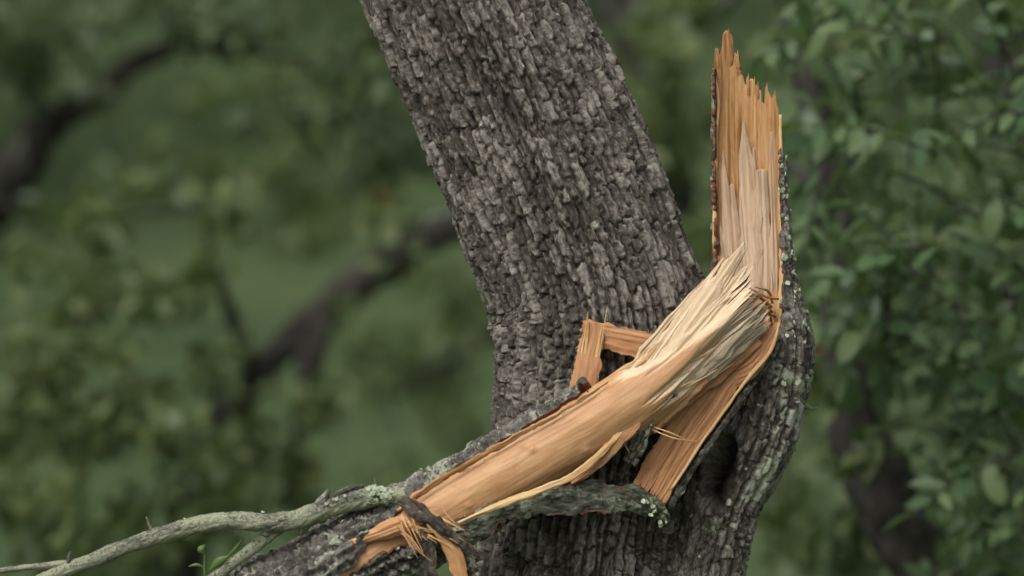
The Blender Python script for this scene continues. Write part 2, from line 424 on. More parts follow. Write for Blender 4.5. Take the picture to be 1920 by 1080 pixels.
def tube(name, ctrl, parent, mat, nang=14, nseg=None, bump_amp=.06, seed=1, knots=0, **props):
    """a branch along ctrl rows (px, py, depth mm, radius px) with lumps and a closed end"""
    c = np.asarray(ctrl, float); k = (DIST + c[:, 2]/1000)/DIST
    row = np.concatenate([P(c[:, 0], c[:, 1], c[:, 2]), (c[:, 3]*k/1000)[:, None]], 1)
    L = np.linalg.norm(np.diff(row[:, :3], axis=0), axis=1).sum(); rm = row[:, 3].mean()
    n = nseg or int(np.clip(L/(rm*.5), 8, 260))
    r = path(row, n); C = r[:, :3]; rad = np.maximum(r[:, 3], .0008)
    T, S, F = frames(C); th = np.linspace(0, 2*math.pi, nang, endpoint=False); s = np.linspace(0, L, n)
    C = C + (S*fbm(s/(rm*9), s*0, seed+8)[:, None]+F*fbm(s/(rm*9), s*0+5, seed+9)[:, None])*(rad*.25)[:, None]
    u = th[None, :]*rm; Sg = np.broadcast_to(s[:, None], (n, nang)); U = np.broadcast_to(u, (n, nang))
    rr = rad[:, None]*(1+bump_amp*fbm(np.cos(th)[None, :]*1.5+Sg/rm*.4, np.sin(th)[None, :]*1.5+Sg/rm*.5, seed)
                       + bump_amp*.7*noise(np.cos(th)[None, :]*5+Sg/rm*1.8, np.sin(th)[None, :]*5, seed+4)
                       + bump_amp*.9*noise(np.cos(th)[None, :]*9+Sg/rm*3.1, np.sin(th)[None, :]*9+Sg/rm*2.7, seed+6)*(nang > 16))
    V = C[:, None]+S[:, None]*(np.sin(th)[None, :]*rr)[..., None]+F[:, None]*(np.cos(th)[None, :]*rr)[..., None]
    Q = grid_quads(n, nang, True)
    V = np.concatenate([V.reshape(-1, 3), C[:1]-T[:1]*rad[0]*.3, C[-1:]+T[-1:]*rad[-1]*.5])
    g = np.stack([U, Sg, U*0], -1).reshape(-1, 3)+seed*.53; g = np.concatenate([g, g[:1], g[-1:]])
    Tr = [((i+1) % nang, i, n*nang) for i in range(nang)]+[((n-1)*nang+i, (n-1)*nang+(i+1) % nang, n*nang+1) for i in range(nang)]
    me = mesh_np(name, V, Q, mat, T=Tr, attrs={'grain': g, 'tone': np.full(len(V), .5)})
    return obj(name, me, parent, **props)

def lichen_mesh(name, pts, nrm, size, parent, seed=1):
    rs = np.random.default_rng(seed); k = 9; V = []; T = []; 
    for p, nn, sz in zip(pts, nrm, size):
        nn = nn/np.linalg.norm(nn); a = np.cross(nn, rs.normal(size=3)); a /= np.linalg.norm(a); b = np.cross(nn, a)
        ang = np.linspace(0, 2*math.pi, k, endpoint=False)+rs.uniform(-.2, .2, k)
        rr = sz*rs.uniform(.55, 1.15, k); ri = rr*.55; o = len(V)
        V.append(p+nn*sz*.12)
        for q in range(k): V.append(p+(a*math.cos(ang[q])+b*math.sin(ang[q]))*ri[q]+nn*sz*rs.uniform(.15, .40))
        for q in range(k): V.append(p+(a*math.cos(ang[q])+b*math.sin(ang[q]))*rr[q]+nn*sz*rs.uniform(-.05, .45))
        for q in range(k): V.append(p+(a*math.cos(ang[q])+b*math.sin(ang[q]))*rr[q]*.6-nn*sz*.25)
        for q in range(k):
            z = (q+1) % k
            T.append((o, o+1+q, o+1+z))
            for i0, i1 in ((1, 1+k), (1+k, 1+2*k)):
                T.append((o+i0+q, o+i1+q, o+i1+z)); T.append((o+i0+q, o+i1+z, o+i0+z))
    me = mesh_np(name, V, np.zeros((0, 4)), M['lichen'], T=T, smooth=True)
    return obj(name, me, parent, kind='stuff')

def vnormals(V, Q):
    n = np.zeros_like(V); fn = np.cross(V[Q[:, 2]]-V[Q[:, 0]], V[Q[:, 3]]-V[Q[:, 1]])
    for i in range(4): np.add.at(n, Q[:, i], fn)
    return n/np.maximum(np.linalg.norm(n, axis=1), 1e-12)[:, None]

def project(V):
    k = (DIST+V[:, 1])/DIST
    return 960+V[:, 0]/k*1000, 540-(V[:, 2]-CAM_Z)/k*1000

def split_plates(V, Q, cid, count, minarea=45e-6):
    """ids of the cells that show largest to the camera"""
    fn = np.cross(V[Q[:, 2]]-V[Q[:, 0]], V[Q[:, 3]]-V[Q[:, 1]])*.5
    x, y = project(V[Q].mean(1))
    a = np.maximum(0, -fn[:, 1])*((x > 0) & (x < 1920) & (y > 0) & (y < 1080))
    ids, inv = np.unique(cid[Q[:, 0]], return_inverse=True)
    area = np.bincount(inv, a); o = np.argsort(-area)[:count]
    return ids[o[area[o] > minarea]]

def emit_bark(V, Q, cid, g, tone, mat, parent, keep, extra=None):
    """the chosen plates one by one, everything else as one part"""
    fc = cid[Q[:, 0]]; order = np.argsort(fc, kind='stable'); sf = fc[order]
    for k in keep:
        i0, i1 = np.searchsorted(sf, k), np.searchsorted(sf, k, side='right')
        v, q, at = compact(V, Q[order[i0:i1]], {'grain': g, 'tone': tone})
        obj('bark_plate', mesh_np('bark_plate', v, q, mat, attrs=at), parent)
    rest = Q[~np.isin(fc, keep)]
    return rest

# ------------------------------------------------------------------ the oak: trunk and broken stem
oak = thing('oak_tree', (.12, 0, 0), 'large leaning oak trunk with grey furrowed bark and a snapped side stem', 'tree')
TR = np.array([  # py, centre px, half width px, depth
    (-1150, 405, 185, 60), (-700, 588, 192, 30), (-300, 758, 199, 12), (0, 887, 205, 0), (100, 930, 207, 0), (200, 974, 208, 0), (300, 1018, 209, 0),
    (400, 1060, 208, 0), (480, 1092, 206, 0), (560, 1120, 204, 0), (640, 1133, 204, 0), (720, 1137, 204, 0), (800, 1131, 204, 0),
    (900, 1116, 199, 0), (1000, 1099, 194, 0), (1080, 1090, 197, 0), (1300, 1085, 212, 0), (1800, 1078, 240, 0), (2200, 1075, 300, 0), (2330, 1075, 360, 0)], float)

def build_trunk():
    trunk_core_only = []
    py = np.concatenate([np.linspace(-1150, -45, 60)[:-1], np.arange(-45, 1125, 2.5), np.linspace(1125, 2330, 70)[1:]])
    v = hermite(TR[:, 0], TR[:, 1:], py)
    C = P(v[:, 0], py, v[:, 2]); T, S, F = frames(C[::-1]); T, S, F = T[::-1], S[::-1], F[::-1]   # tangent up
    tilt = np.abs(T[:, 2]); rad = v[:, 1]/1000*tilt
    th = np.concatenate([np.radians(np.arange(-105, 105, .75)), np.radians(np.arange(105, 255, 3.0))])
    s = np.concatenate([[0], np.cumsum(np.linalg.norm(np.diff(C, axis=0), axis=1))])
    rm = .194; U = np.broadcast_to(th[None, :]*rm, (len(py), len(th))); Sg = np.broadcast_to(s[:, None], U.shape)
    wrap = 62; cu = 2*math.pi*rm/wrap
    h, cid, tone = bark_height(U, Sg, 3, cu, .056, .0225, wrap, .8, np.interp(py, [0, 330, 500, 850, 950, 1080], [.24, .30, .54, .55, .78, .8])[:, None])
    big = .006*fbm(np.cos(th)[None, :]*1.6+Sg*1.1, np.sin(th)[None, :]*1.6+Sg*2.3, 60)+.003*noise(np.cos(th)[None, :]*4, np.sin(th)[None, :]*4+Sg*9, 61)
    rr = rad[:, None]-.015+h+big
    V = (C[:, None]+S[:, None]*(np.sin(th)[None, :]*rr)[..., None]+F[:, None]*(np.cos(th)[None, :]*rr)[..., None]).reshape(-1, 3)
    nr, nc = U.shape; Q = grid_quads(nr, nc, True)[:, ::-1]
    g = np.stack([U, Sg, U*0], -1).reshape(-1, 3); cid = cid.ravel(); tone = tone.ravel()
    # solid core just under the bark
    r0 = (rad-.030)[::6, None]; C0, S0, F0 = C[::6], S[::6], F[::6]; t0 = np.linspace(0, 2*math.pi, 40, endpoint=False)
    V0 = (C0[:, None]+S0[:, None]*(np.sin(t0)[None, :]*r0)[..., None]+F0[:, None]*(np.cos(t0)[None, :]*r0)[..., None])
    n0 = len(C0); Vc = np.concatenate([V0.reshape(-1, 3), C0[:1], C0[-1:]])
    Tc = [(i, (i+1) % 40, n0*40) for i in range(40)]+[((n0-1)*40+(i+1) % 40, (n0-1)*40+i, n0*40+1) for i in range(40)]
    trunk = obj('trunk', mesh_np('trunk', Vc, grid_quads(n0, 40, True)[:, ::-1], M['core'], T=Tc, attrs={'grain': Vc, 'tone': np.full(len(Vc), .3)}), oak)
    keep = split_plates(V, Q, cid, 225)
    rest = emit_bark(V, Q, cid, g, tone, M['bark'], trunk, keep)
    v2, q2, at = compact(V, rest, {'grain': g, 'tone': tone})
    obj('bark', mesh_np('bark', v2, q2, M['bark'], attrs=at), trunk, kind='stuff')
build_trunk()

ST = np.array([  # py, centre px, half width px, depth
    (60, 1402, 73, -70), (280, 1404, 73, -70), (400, 1407, 75, -70), (500, 1412, 79, -72), (580, 1420, 89, -74), (650, 1425, 99, -76), (700, 1419, 101, -76),
    (760, 1408, 100, -76), (830, 1389, 101, -74), (880, 1367, 97, -70), (930, 1343, 91, -64), (1000, 1324, 87, -56), (1080, 1309, 87, -50),
    (1200, 1290, 95, -30), (1500, 1250, 110, 0)], float)
TOP = np.array([(1328, 128), (1332, 122), (1336, 119), (1341, 132), (1343, 114), (1345, 91), (1351, 91), (1354, 104), (1358, 89), (1360, 63), (1366, 56), (1370, 58), (1374, 62),
    (1378, 69), (1379, 89), (1379.5, 112), (1382, 97), (1387, 104), (1391, 137), (1397, 143), (1400, 158), (1402, 160), (1403.5, 143), (1408, 150), (1411, 147), (1416, 148), (1419, 165),
    (1422, 157), (1425, 171), (1430, 168), (1431, 190), (1435.5, 195), (1438.5, 160), (1444, 172), (1450, 185), (1453, 175), (1459, 196), (1464, 211), (1470, 226), (1490, 255)], float)

def top_y(px): return np.interp(px, TOP[:, 0], TOP[:, 1])

stem = None
STEM_PTS = {}
def stem_at(py):
    v = hermite(ST[:, 0], ST[:, 1:], np.atleast_1d(py)); return v
def face_k(py): return np.interp(py, [60, 250, 420, 520, 600, 680, 720], [.50, .42, .18, -.05, -.45, -.85, -1.0])
def face_depth(px, py):
    v = stem_at(py)[0]; r = v[1]-12; x = np.clip((px-v[0]+4)/r, -1, 1)
    return v[2]+face_k(py)*r*math.sqrt(1-x*x)

def build_stem():
    global stem
    # the wood: back half of the stem left standing, a crescent in section, its top torn
    nv = 150; nf = 181
    ph = np.linspace(-math.pi/2, math.pi/2, nf)
    vv = np.linspace(0, 1, nv)
    bot = 760.0
    cx0 = 1403; r0 = 60
    colx = cx0-4+r0*np.sin(ph)
    ty = top_y(colx+3.0)
    PY = bot+(ty[None, :]-bot)*(vv[:, None]**.9)
    v = hermite(ST[:, 0], ST[:, 1:], PY.ravel()).reshape(nv, nf, 3)
    r = v[..., 1]-12
    PX = v[..., 0]-4+r*np.sin(ph)[None, :]
    k = np.interp(PY, [60, 250, 420, 520, 600, 680, 720], [.50, .42, .18, -.05, -.45, -.85, -1.0])
    X = r*np.sin(ph)[None, :]
    grain = 2.3*fbm(X/9, PY/260, 70, 3)+1.8*noise(X/3, PY/120, 71)+3.2*noise(X/22, PY/330, 72)
    step = 8*(sstep(.0, .12, noise(X/17, PY/190, 73))-.5)*sstep(200, 420, PY)
    edge = sstep(0, .25, np.cos(ph))[None, :]
    DF = v[..., 2]+k*r*np.cos(ph)[None, :]-(grain+step)*edge
    DB = v[..., 2]+r*np.cos(ph)[None, :]*.97+1.0
    front = P(PX, PY, DF); back = P(PX, PY+3*(1-vv[:, None]), DB)
    Vv, qf, qb, rim = shell(front.reshape(-1, 3), back.reshape(-1, 3), grid_quads(nv, nf), np.ones((nv-1)*(nf-1), bool))
    g = np.stack([X/1000, PY/1000, DF/1000], -1).reshape(-1, 3)
    Q = np.concatenate([qf, qb, rim])
    stem = obj('broken_stem', mesh_np('broken_stem', Vv, Q, M['stub_wood'],
               attrs={'grain': np.concatenate([g, g]), 'torn': np.zeros(len(Vv))}), oak, label='snapped upright stem split open, orange wood showing')
    # its bark
    py = np.concatenate([np.arange(100, 1125, 2.4), np.linspace(1125, 1500, 40)[1:]])
    v = hermite(ST[:, 0], ST[:, 1:], py); C = P(v[:, 0], py, v[:, 2]); T, S, F = frames(C[::-1]); T, S, F = T[::-1], S[::-1], F[::-1]
    s = np.concatenate([[0], np.cumsum(np.linalg.norm(np.diff(C, axis=0), axis=1))])
    rag = lambda sd: (4*fbm(s/.025, s*0, sd)+2.5*noise(s/.006, s*0, sd+3))*(1-sstep(720, 745, py))
    lim_r = np.interp(py, [100, 280, 400, 500, 580, 640, 700, 745, 900], [66, 62, 57, 47, 33, 18, 4, -10, -80])+rag(180)
    lim_l = np.interp(py, [100, 400, 640, 745, 900], [-84, -84, -75, -10, -80])+rag(184)
    tt = np.linspace(0, 1, 230); TH = np.radians(lim_r[:, None]+tt[None, :]*(lim_l+360-lim_r)[:, None]); th = TH
    rm = .088; U = TH*rm; Sg = np.broadcast_to(s[:, None], U.shape)
    wrap = 24; cu = 2*math.pi*rm/wrap
    h, cid, tone = bark_height(U, Sg, 140, cu, .044, .0105, wrap)
    rad = v[:, 1]/1000*np.abs(T[:, 2])
    thin = np.interp(py, [100, 500, 640], [.45, .8, 1.0])[:, None]
    big = .006*fbm(np.cos(TH)*1.8+Sg*3, np.sin(TH)*1.8+Sg*2, 160)
    rr = rad[:, None]-.009+h*thin+big*sstep(450, 650, py)[:, None]
    # knot hole where a branch rotted away
    PXg = v[:, 0][:, None]+np.sin(TH)*v[:, 1][:, None]; PYg = np.broadcast_to(py[:, None], PXg.shape)
    wob = .16*noise(PXg/22, PYg/22, 170)
    e = np.sqrt(((PXg-1348-(PYg-880)*-.18)/36)**2+((PYg-880)/66)**2)+wob
    infront = np.cos(TH) > 0
    rr = rr-np.where(infront, np.minimum(.165, rr+.07)*(1-sstep(.62, 1.05, e)), 0)+np.where(infront, .010*np.exp(-((e-1.2)/.22)**2), 0)
    def tubep(q): return (C[:, None]+S[:, None]*(np.sin(TH)*q)[..., None]+F[:, None]*(np.cos(TH)*q)[..., None]).reshape(-1, 3)
    ri = np.minimum(rr-.004, (v[:, 1]/1000-.0105)[:, None]*np.abs(T[:, 2])[:, None])
    lip = (1-sstep(0, .055, tt)*1.0)[None, :]*(1-sstep(660, 745, py))[:, None]
    rr = rr*(1-lip)+(ri+.0022)*lip
    V = tubep(rr); Vi = tubep(ri)
    nr, nc = U.shape; Q = grid_quads(nr, nc)[:, ::-1]
    gone = PYg < (top_y(PXg)+4+8*noise(PXg/6, PXg*0, 181)+np.where(PXg > 1430, 55, 3))
    gv = gone.ravel(); mask = ~(gv[Q].any(1))
    Vv, qo, qi, rim = shell(V, Vi, Q, mask)
    g = np.stack([U, Sg, U*0], -1).reshape(-1, 3)+.7; cid = cid.ravel(); tone = tone.ravel()
    keep = split_plates(V, qo, cid, 75, 60e-6)
    rest = emit_bark(V, qo, cid, g, tone, M['bark_stem'], stem, keep)
    Qa = np.concatenate([rest, qi, rim]); fm = np.concatenate([np.zeros(len(rest)), np.ones(len(qi)), np.full(len(rim), 2)])
    used = np.unique(Qa); mp = np.zeros(len(Vv), np.int64); mp[used] = np.arange(len(used))
    g2 = np.concatenate([g, g])[used]; t2 = np.concatenate([tone, tone])[used]
    obj('bark', mesh_np('bark', Vv[used], mp[Qa], [M['bark_stem'], M['core'], M['red']], fmat=fm, attrs={'grain': g2, 'tone': t2}), stem, kind='stuff')
    # lichen rosettes, mostly down the right-hand side
    nrm = vnormals(V, qo); ok = np.unique(qo); x, y = project(V[ok]); n_ok = nrm[ok]
    wgt = ((y > 0) & (y < 1080) & (n_ok[:, 1] < .35))*(.15+1.2*sstep(1380, 1500, x)*(y < 730))
    pick = RNG.choice(ok, 130, replace=False, p=wgt/wgt.sum())
    lichen_mesh('lichen', V[pick], nrm[pick], RNG.uniform(.003, .0095, 130), stem, 5)
    # long slabs of pale wood standing off the torn face
    for i, (x0, y0, x1, y1, w, bl) in enumerate([(1372, 540, 1355, 286, 26, .10), (1386, 540, 1372, 348, 22, .3), (1412, 560, 1394, 226, 44, .06), (1424, 560, 1413, 280, 22, .15),
            (1436, 560, 1428, 320, 24, .75), (1456, 560, 1446, 250, 15, .35), (1398, 560, 1388, 372, 16, .2), (1446, 560, 1440, 400, 14, .2), (1362, 520, 1350, 420, 12, .1)]):
        d0 = face_depth(x0, y0)-5; d1 = face_depth(x1, y1)-3; 
        bw = face_depth((x0+x1)/2, (y0+y1)/2)-4-(d0+d1)/2
        splinter('splinter', (x0, y0, d0), (x1, y1, d1), w*1.25, stem, M['splinter_pink'], thick=9, bend=0, roll=0, blunt=bl, seed=300+i, bow=bw)
    # sharp spurs along the torn top
    for i, (x0, y0, x1, y1, w) in enumerate([(1369, 130, 1366, 54, 13), (1347, 140, 1344, 92, 8), (1386, 150, 1383, 96, 9), (1404, 190, 1403, 140, 7), (1440, 220, 1438, 158, 8), (1455, 225, 1453, 172, 8), (1423, 200, 1421, 153, 5), (1414, 190, 1415, 145, 6)]):
        splinter('splinter', (x0, y0, face_depth(x0, y0)-2), (x1, y1, face_depth(x1, y1)-1), w, stem, M['stub_wood'], thick=4, blunt=.15, seed=340+i)
    # pale rims along both sides of the shell
    ribbon('rim_strip', [(1338, 128, face_depth(1340, 128)-4, 2.5), (1346, 175, face_depth(1346, 175)-5, 3), (1343, 260, face_depth(1345, 260)-5, 3), (1341, 380, face_depth(1344, 380)-6, 4), (1340, 490, face_depth(1344, 490)-8, 5)], stem, (M['pale_edge'], M['pale_edge']), .004, seed=21, tear=.3, nacross=5, roll=25)
    ribbon('rim_strip', [(1462, 215, face_depth(1458, 215)-4, 3), (1464, 290, face_depth(1461, 290)-5, 3.5), (1463, 380, face_depth(1461, 380)-6, 4), (1466, 470, face_depth(1464, 470)-8, 5), (1464, 560, face_depth(1462, 560)-12, 5), (1458, 640, face_depth(1458, 640)-8, 2)], stem, (M['pale_edge'], M['pale_edge']), .004, seed=22, tear=.3, nacross=5, roll=-25)
    # dead twig nub on the right flank
    tube('dead_twig', [(1500, 762, -75, 7), (1512, 761, -80, 5), (1522, 765, -84, 3), (1533, 764, -88, 1.2)], stem, M['twig'], 8, 10, .25, 9)
    # wide slab of inner bark peeled from the break, hanging down in front
    ribbon('bark_slab', [(1460, 606, -182, 5, 0), (1436, 640, -194, 15, 4), (1402, 682, -208, 26, 6), (1362, 701, -214, 33, 6), (1322, 758, -226, 35, 8), (1282, 814, -236, 36, 8), (1246, 870, -246, 36, 6), (1216, 924, -252, 36, 4)], stem,
           (M['inner'], M['bark_strip'], M['pale_edge']), .010, nseg=120, nacross=41, cup=-.12, relief=('grain', 'bark'), seed=31, tear=.07, jag=.009, label='wide brown slab of inner bark hanging from the break')
    ribbon('bark_edge', [(1464, 636, -168, 4), (1449, 668, -180, 5), (1398, 736, -198, 5.5), (1358, 793, -212, 6), (1318, 850, -222, 7), (1286, 896, -232, 8), (1266, 930, -238, 9), (1256, 950, -240, 5)], stem,
           (M['bark_strip'], M['red']), .012, nseg=130, nacross=13, relief=('bark', None), seed=33, tear=.3, roll=-20)
    ribbon('pale_strip', [(1461, 606, -188, 2), (1450, 646, -204, 3.5), (1392, 722, -222, 3), (1352, 778, -232, 3), (1312, 835, -244, 3), (1282, 882, -252, 3), (1258, 918, -256, 2)], stem,
           (M['pale_edge'], M['pale_edge']), .005, seed=34, tear=.25, nacross=5)
build_stem()

# ------------------------------------------------------------------ the broken limb
LB = np.array([  # px, py, depth, wood radius px
    (330, 1244, -300, 80), (480, 1158, -300, 78), (600, 1090, -298, 74), (700, 1033, -296, 68), (800, 976, -292, 64), (915, 910, -284, 63), (1032, 843, -276, 63),
    (1120, 793, -270, 63), (1190, 749, -262, 63), (1255, 697, -244, 64), (1320, 636, -216, 67), (1385, 575, -186, 70)], float)
limb = thing('broken_limb', tuple(P(800, 1040, -292)), 'snapped oak limb stripped to orange wood, torn pale splintered end resting against the trunk', 'branch')

def limb_frames(n):
    row = np.concatenate([P(LB[:, 0], LB[:, 1], LB[:, 2]), LB[:, 3:4]/1000, LB[:, :2]], 1)
    r = path(row, n); T, S, F = frames(r[:, :3])
    return r, T, S, F

def limb_depth(px, py, lift=0.0):
    """depth of the limb's camera side at a place in the picture"""
    best = None
    r = path(LB, 400); dd = np.hypot(r[:, 0]-px, r[:, 1]-py); i = dd.argmin(); o = min(dd[i]/(r[i, 3]), .97)
    return r[i, 2]-r[i, 3]*math.sqrt(1-o*o)*.9-lift

def build_limb():
    n = 420; r, T, S, F = limb_frames(n); C = r[:, :3]; rad = r[:, 3]; X = r[:, 4]
    s = np.concatenate([[0], np.cumsum(np.linalg.norm(np.diff(C, axis=0), axis=1))])
    # S points to the lower right of the limb in the picture or upper left: make 'a' positive upward
    up = np.sign(S[n//2, 2])
    th = np.concatenate([np.radians(np.arange(-110, 110, 1.6)), np.radians(np.arange(110, 250, 5.0))])
    TH = np.broadcast_to(th[None, :], (n, len(th))); SG = np.broadcast_to(s[:, None], TH.shape); XX = np.broadcast_to(X[:, None], TH.shape)
    ad = np.degrees(TH)
    U = TH*.063
    # how far the torn heartwood reaches
    start = np.interp(ad, [-180, -110, -60, -12, 0, 14, 45, 90, 180], [1330, 1300, 1235, 1225, 1330, 1240, 1195, 1180, 1300])+22*fbm(U/.006, SG/.2, 201)+10*noise(U/.0022, SG/.1, 202)
    torn = sstep(-14, 14, XX-start)
    ridge = np.exp(-((ad-2)/13)**2)
    deep = sstep(0, 110, XX-start)
    rr = rad[:, None]*(1+.02*fbm(TH*1.2, SG/.12, 205))+.0007*fbm(U/.014, SG/.14, 203)+.0002*noise(U/.003, SG/.05, 204)
    tz = torn*(1-.7*ridge)
    rr = rr-.010*deep*(1-ridge)-tz*(.0025+.0045*np.abs(fbm(U/.0065, SG/.20, 206))+.0028*np.abs(noise(U/.0022, SG/.09, 207)))
    rr = rr+.004*ridge*sstep(1180, 1300, XX)
    # small knots on the peeled face
    for kx, ka, kh, kw in ((1004, 18, .004, .007), (995, 30, .002, .006), (868, -12, .002, .006), (1080, -30, .003, .008), (930, 40, .002, .005)):
        rr = rr+kh*np.exp(-(((XX-kx)/1000*1.15)**2+((ad-ka)*math.pi/180*.063)**2)/kw**2)
    jag = 38*noise(th/.05, th*0, 210)+18*noise(th/.02, th*0, 211)          # ragged end
    fade = sstep(1300, 1385, XX)
    V = C[:, None]+T[:, None]*(fade*jag[None, :]/1000)[..., None]+S[:, None]*(up*np.sin(TH)*rr)[..., None]+F[:, None]*(np.cos(TH)*rr)[..., None]
    nc = len(th); Q = grid_quads(n, nc, True)
    if up > 0: Q = Q[:, ::-1]
    V = np.concatenate([V.reshape(-1, 3), C[:1], C[-1:]-T[-1:]*.03])
    g = np.stack([U, SG, U*0], -1).reshape(-1, 3); g = np.concatenate([g, g[:1], g[-1:]])
    tn = np.concatenate([torn.ravel(), [0, 1]])
    Tr = [(i, (i+1) % nc, n*nc) for i in range(nc)]+[((n-1)*nc+(i+1) % nc, (n-1)*nc+i, n*nc+1) for i in range(nc)]
    obj('peeled_wood', mesh_np('peeled_wood', V, Q, M['limb_wood'], T=Tr, attrs={'grain': g, 'torn': tn, 'tone': tn*0+.5}), limb)
    # bark still on its back and on the whole lower end
    n = 460; r, T, S, F = limb_frames(n); k = r[:, 4] < 1160; r, T, S, F = r[k], T[k], S[k], F[k]; n = len(r)
    C = r[:, :3]; rad = r[:, 3]; X = r[:, 4]; s = np.concatenate([[0], np.cumsum(np.linalg.norm(np.diff(C, axis=0), axis=1))])
    nc = 210; tt = np.linspace(0, 1, nc)
    rag = lambda sd: 4*fbm(s/.025, s*0, sd)+2.5*noise(s/.006, s*0, sd+3)
    hi = np.interp(X, [560, 610, 640, 700, 760, 850, 1000, 1130, 1160], [-60, -30, -6, 14, 36, 54, 60, 64, 70])
    lo = np.interp(X, [560, 610, 640, 700, 760, 850, 900, 950, 1160], [-60, -30, -14, -10, -13, -34, -70, -125, -140])
    op = sstep(612, 640, X); hi = hi+rag(232)*op; lo = lo+rag(236)*op
    ad = hi[:, None]+tt[None, :]*(lo+360-hi)[:, None]; TH = np.radians(ad)
    SG = np.broadcast_to(s[:, None], TH.shape); XX = np.broadcast_to(X[:, None], TH.shape); rm = .08; U = TH*rm; wrap = 24
    h, cid, tone = bark_height(U, SG, 230, 2*math.pi*rm/wrap, .021, .011, wrap, 1.0, .9)
    rr = rad[:, None]+.009+h+.004*fbm(TH*1.5, SG/.05, 231)
    ri = rad[:, None]+.0015+0*h
    def tubep(q): return (C[:, None]+S[:, None]*(up*np.sin(TH)*q)[..., None]+F[:, None]*(np.cos(TH)*q)[..., None]).reshape(-1, 3)
    lip = (1-sstep(0, .035, tt))[None, :]*op[:, None]
    rr = rr*(1-lip)+(ri+.006+.001*noise(SG/.012, SG*0, 239))*lip
    V = tubep(rr); Vi = tubep(ri); Q = grid_quads(n, nc)
    if up > 0: Q = Q[:, ::-1]
    gone = XX > 1132+14*noise(TH*6, TH*0, 233); mask = ~gone.ravel()[Q].any(1)
    Vv, qo, qi, rim = shell(V, Vi, Q, mask)
    g = np.stack([U, SG, U*0], -1).reshape(-1, 3)+1.9; cid = cid.ravel(); tone = tone.ravel()
    bk = obj('bark_sleeve', mesh_np('bark_sleeve', Vv, np.concatenate([qi, rim]), [M['red']], attrs={'grain': np.concatenate([g, g]), 'tone': np.concatenate([tone, tone])}), limb, label='bark left on the back and lower end of the limb')
    keep = split_plates(V, qo, cid, 90, 60e-6)
    rest = emit_bark(V, qo, cid, g, tone, M['bark_limb'], bk, keep)
    v2, q2, at = compact(V, rest, {'grain': g, 'tone': tone})
    obj('bark', mesh_np('bark', v2, q2, M['bark_limb'], attrs=at), bk, kind='stuff')
    nrm = vnormals(V, qo); ok = np.unique(qo); x, y = project(V[ok]); nk = nrm[ok]
    w = ((x > 440) & (x < 1140) & (y < 1090) & (nk[:, 1] < .4))*(.25+2.6*(x < 800)*(y > 985)+.5*(x > 1000)); 
    pick = RNG.choice(ok, 330, replace=False, p=w/w.sum())
    lichen_mesh('lichen', V[pick], nrm[pick], RNG.uniform(.003, .008, 330), bk, 8)

    # torn end: a fan of splinters
    tips = [((1180, 690), (1320, 526), 20, 0), ((1196, 690), (1332, 536), 22, 0), ((1212, 690), (1358, 487), 27, 0), ((1226, 690), (1350, 520), 26, 0), ((1236, 690), (1393, 456), 36, 0),
            ((1256, 690), (1399, 462), 22, 0), ((1264, 690), (1404, 498), 34, 0), ((1284, 680), (1412, 502), 22, 0), ((1240, 700), (1372, 545), 32, 0), ((1280, 690), (1408, 530), 28, 0),
            ((1230, 712), (1350, 580), 26, 2), ((1262, 706), (1416, 556), 26, 2), ((1240, 722), (1405, 572), 20, 2),
            ((1290, 712), (1436, 566), 26, 1), ((1290, 722), (1442, 584), 26, 1), ((1290, 732), (1442, 604), 24, 1), ((1275, 742), (1432, 622), 22, 1), ((1262, 750), (1405, 648), 18, 1), ((1268, 730), (1415, 600), 28, 1)]
    mats = [M['cream'], M['torn_grey'], M['tan']]
    for i, (a, b, w, m) in enumerate(tips):
        splinter('splinter', (*a, limb_depth(*a, -4)), (*b, limb_depth(*b, -4)), w, limb, mats[m], thick=w*.32, bend=random.uniform(-3, 3), roll=random.uniform(-22, 22), blunt=.10, seed=400+i, bow=random.uniform(-5, 2), taper=random.uniform(2.2, 4.5))
    rs = random.Random(5)
    for i in range(34):
        t = rs.random()
        b0 = np.array((1318, 534))*(1-t)+np.array((1440, 612))*t
        bulge = 62*math.sin(t*math.pi)**1.2*(1-.35*t)
        b = b0+np.array((.62, -.62))*bulge*rs.uniform(.1, .9)
        d = np.array((.74, -.67)) if t < .5 else np.array((.80, -.60))
        ln = rs.uniform(40, 130); a = b-d*ln
        m = M['cream'] if t < .5 else M['torn_grey']
        splinter('splinter', (a[0], a[1], limb_depth(a[0], a[1], -2)), (b[0], b[1], limb_depth(b[0], b[1], rs.uniform(-3, 4))), rs.uniform(4, 10), limb, m, bend=rs.uniform(-3, 3), roll=rs.uniform(-30, 30), blunt=.15, seed=460+i)
    # slivers lifting off the lower torn side
    for i, (a, b, w) in enumerate([((1215, 735), (1300, 690), 6), ((1205, 765), (1300, 712), 7), ((1240, 755), (1340, 690), 7), ((1180, 775), (1255, 728), 5), ((1260, 700), (1335, 655), 6), ((1225, 700), (1290, 655), 6), ((1270, 750), (1372, 680), 9), ((1160, 700), (1220, 655), 5), ((1190, 690), (1245, 640), 6)]):
        splinter('splinter', (*a, limb_depth(*a, 1)), (*b, limb_depth(*b, 5)), w, limb, M['pale_edge'], bend=rs.uniform(-4, 4), blunt=.2, seed=540+i)
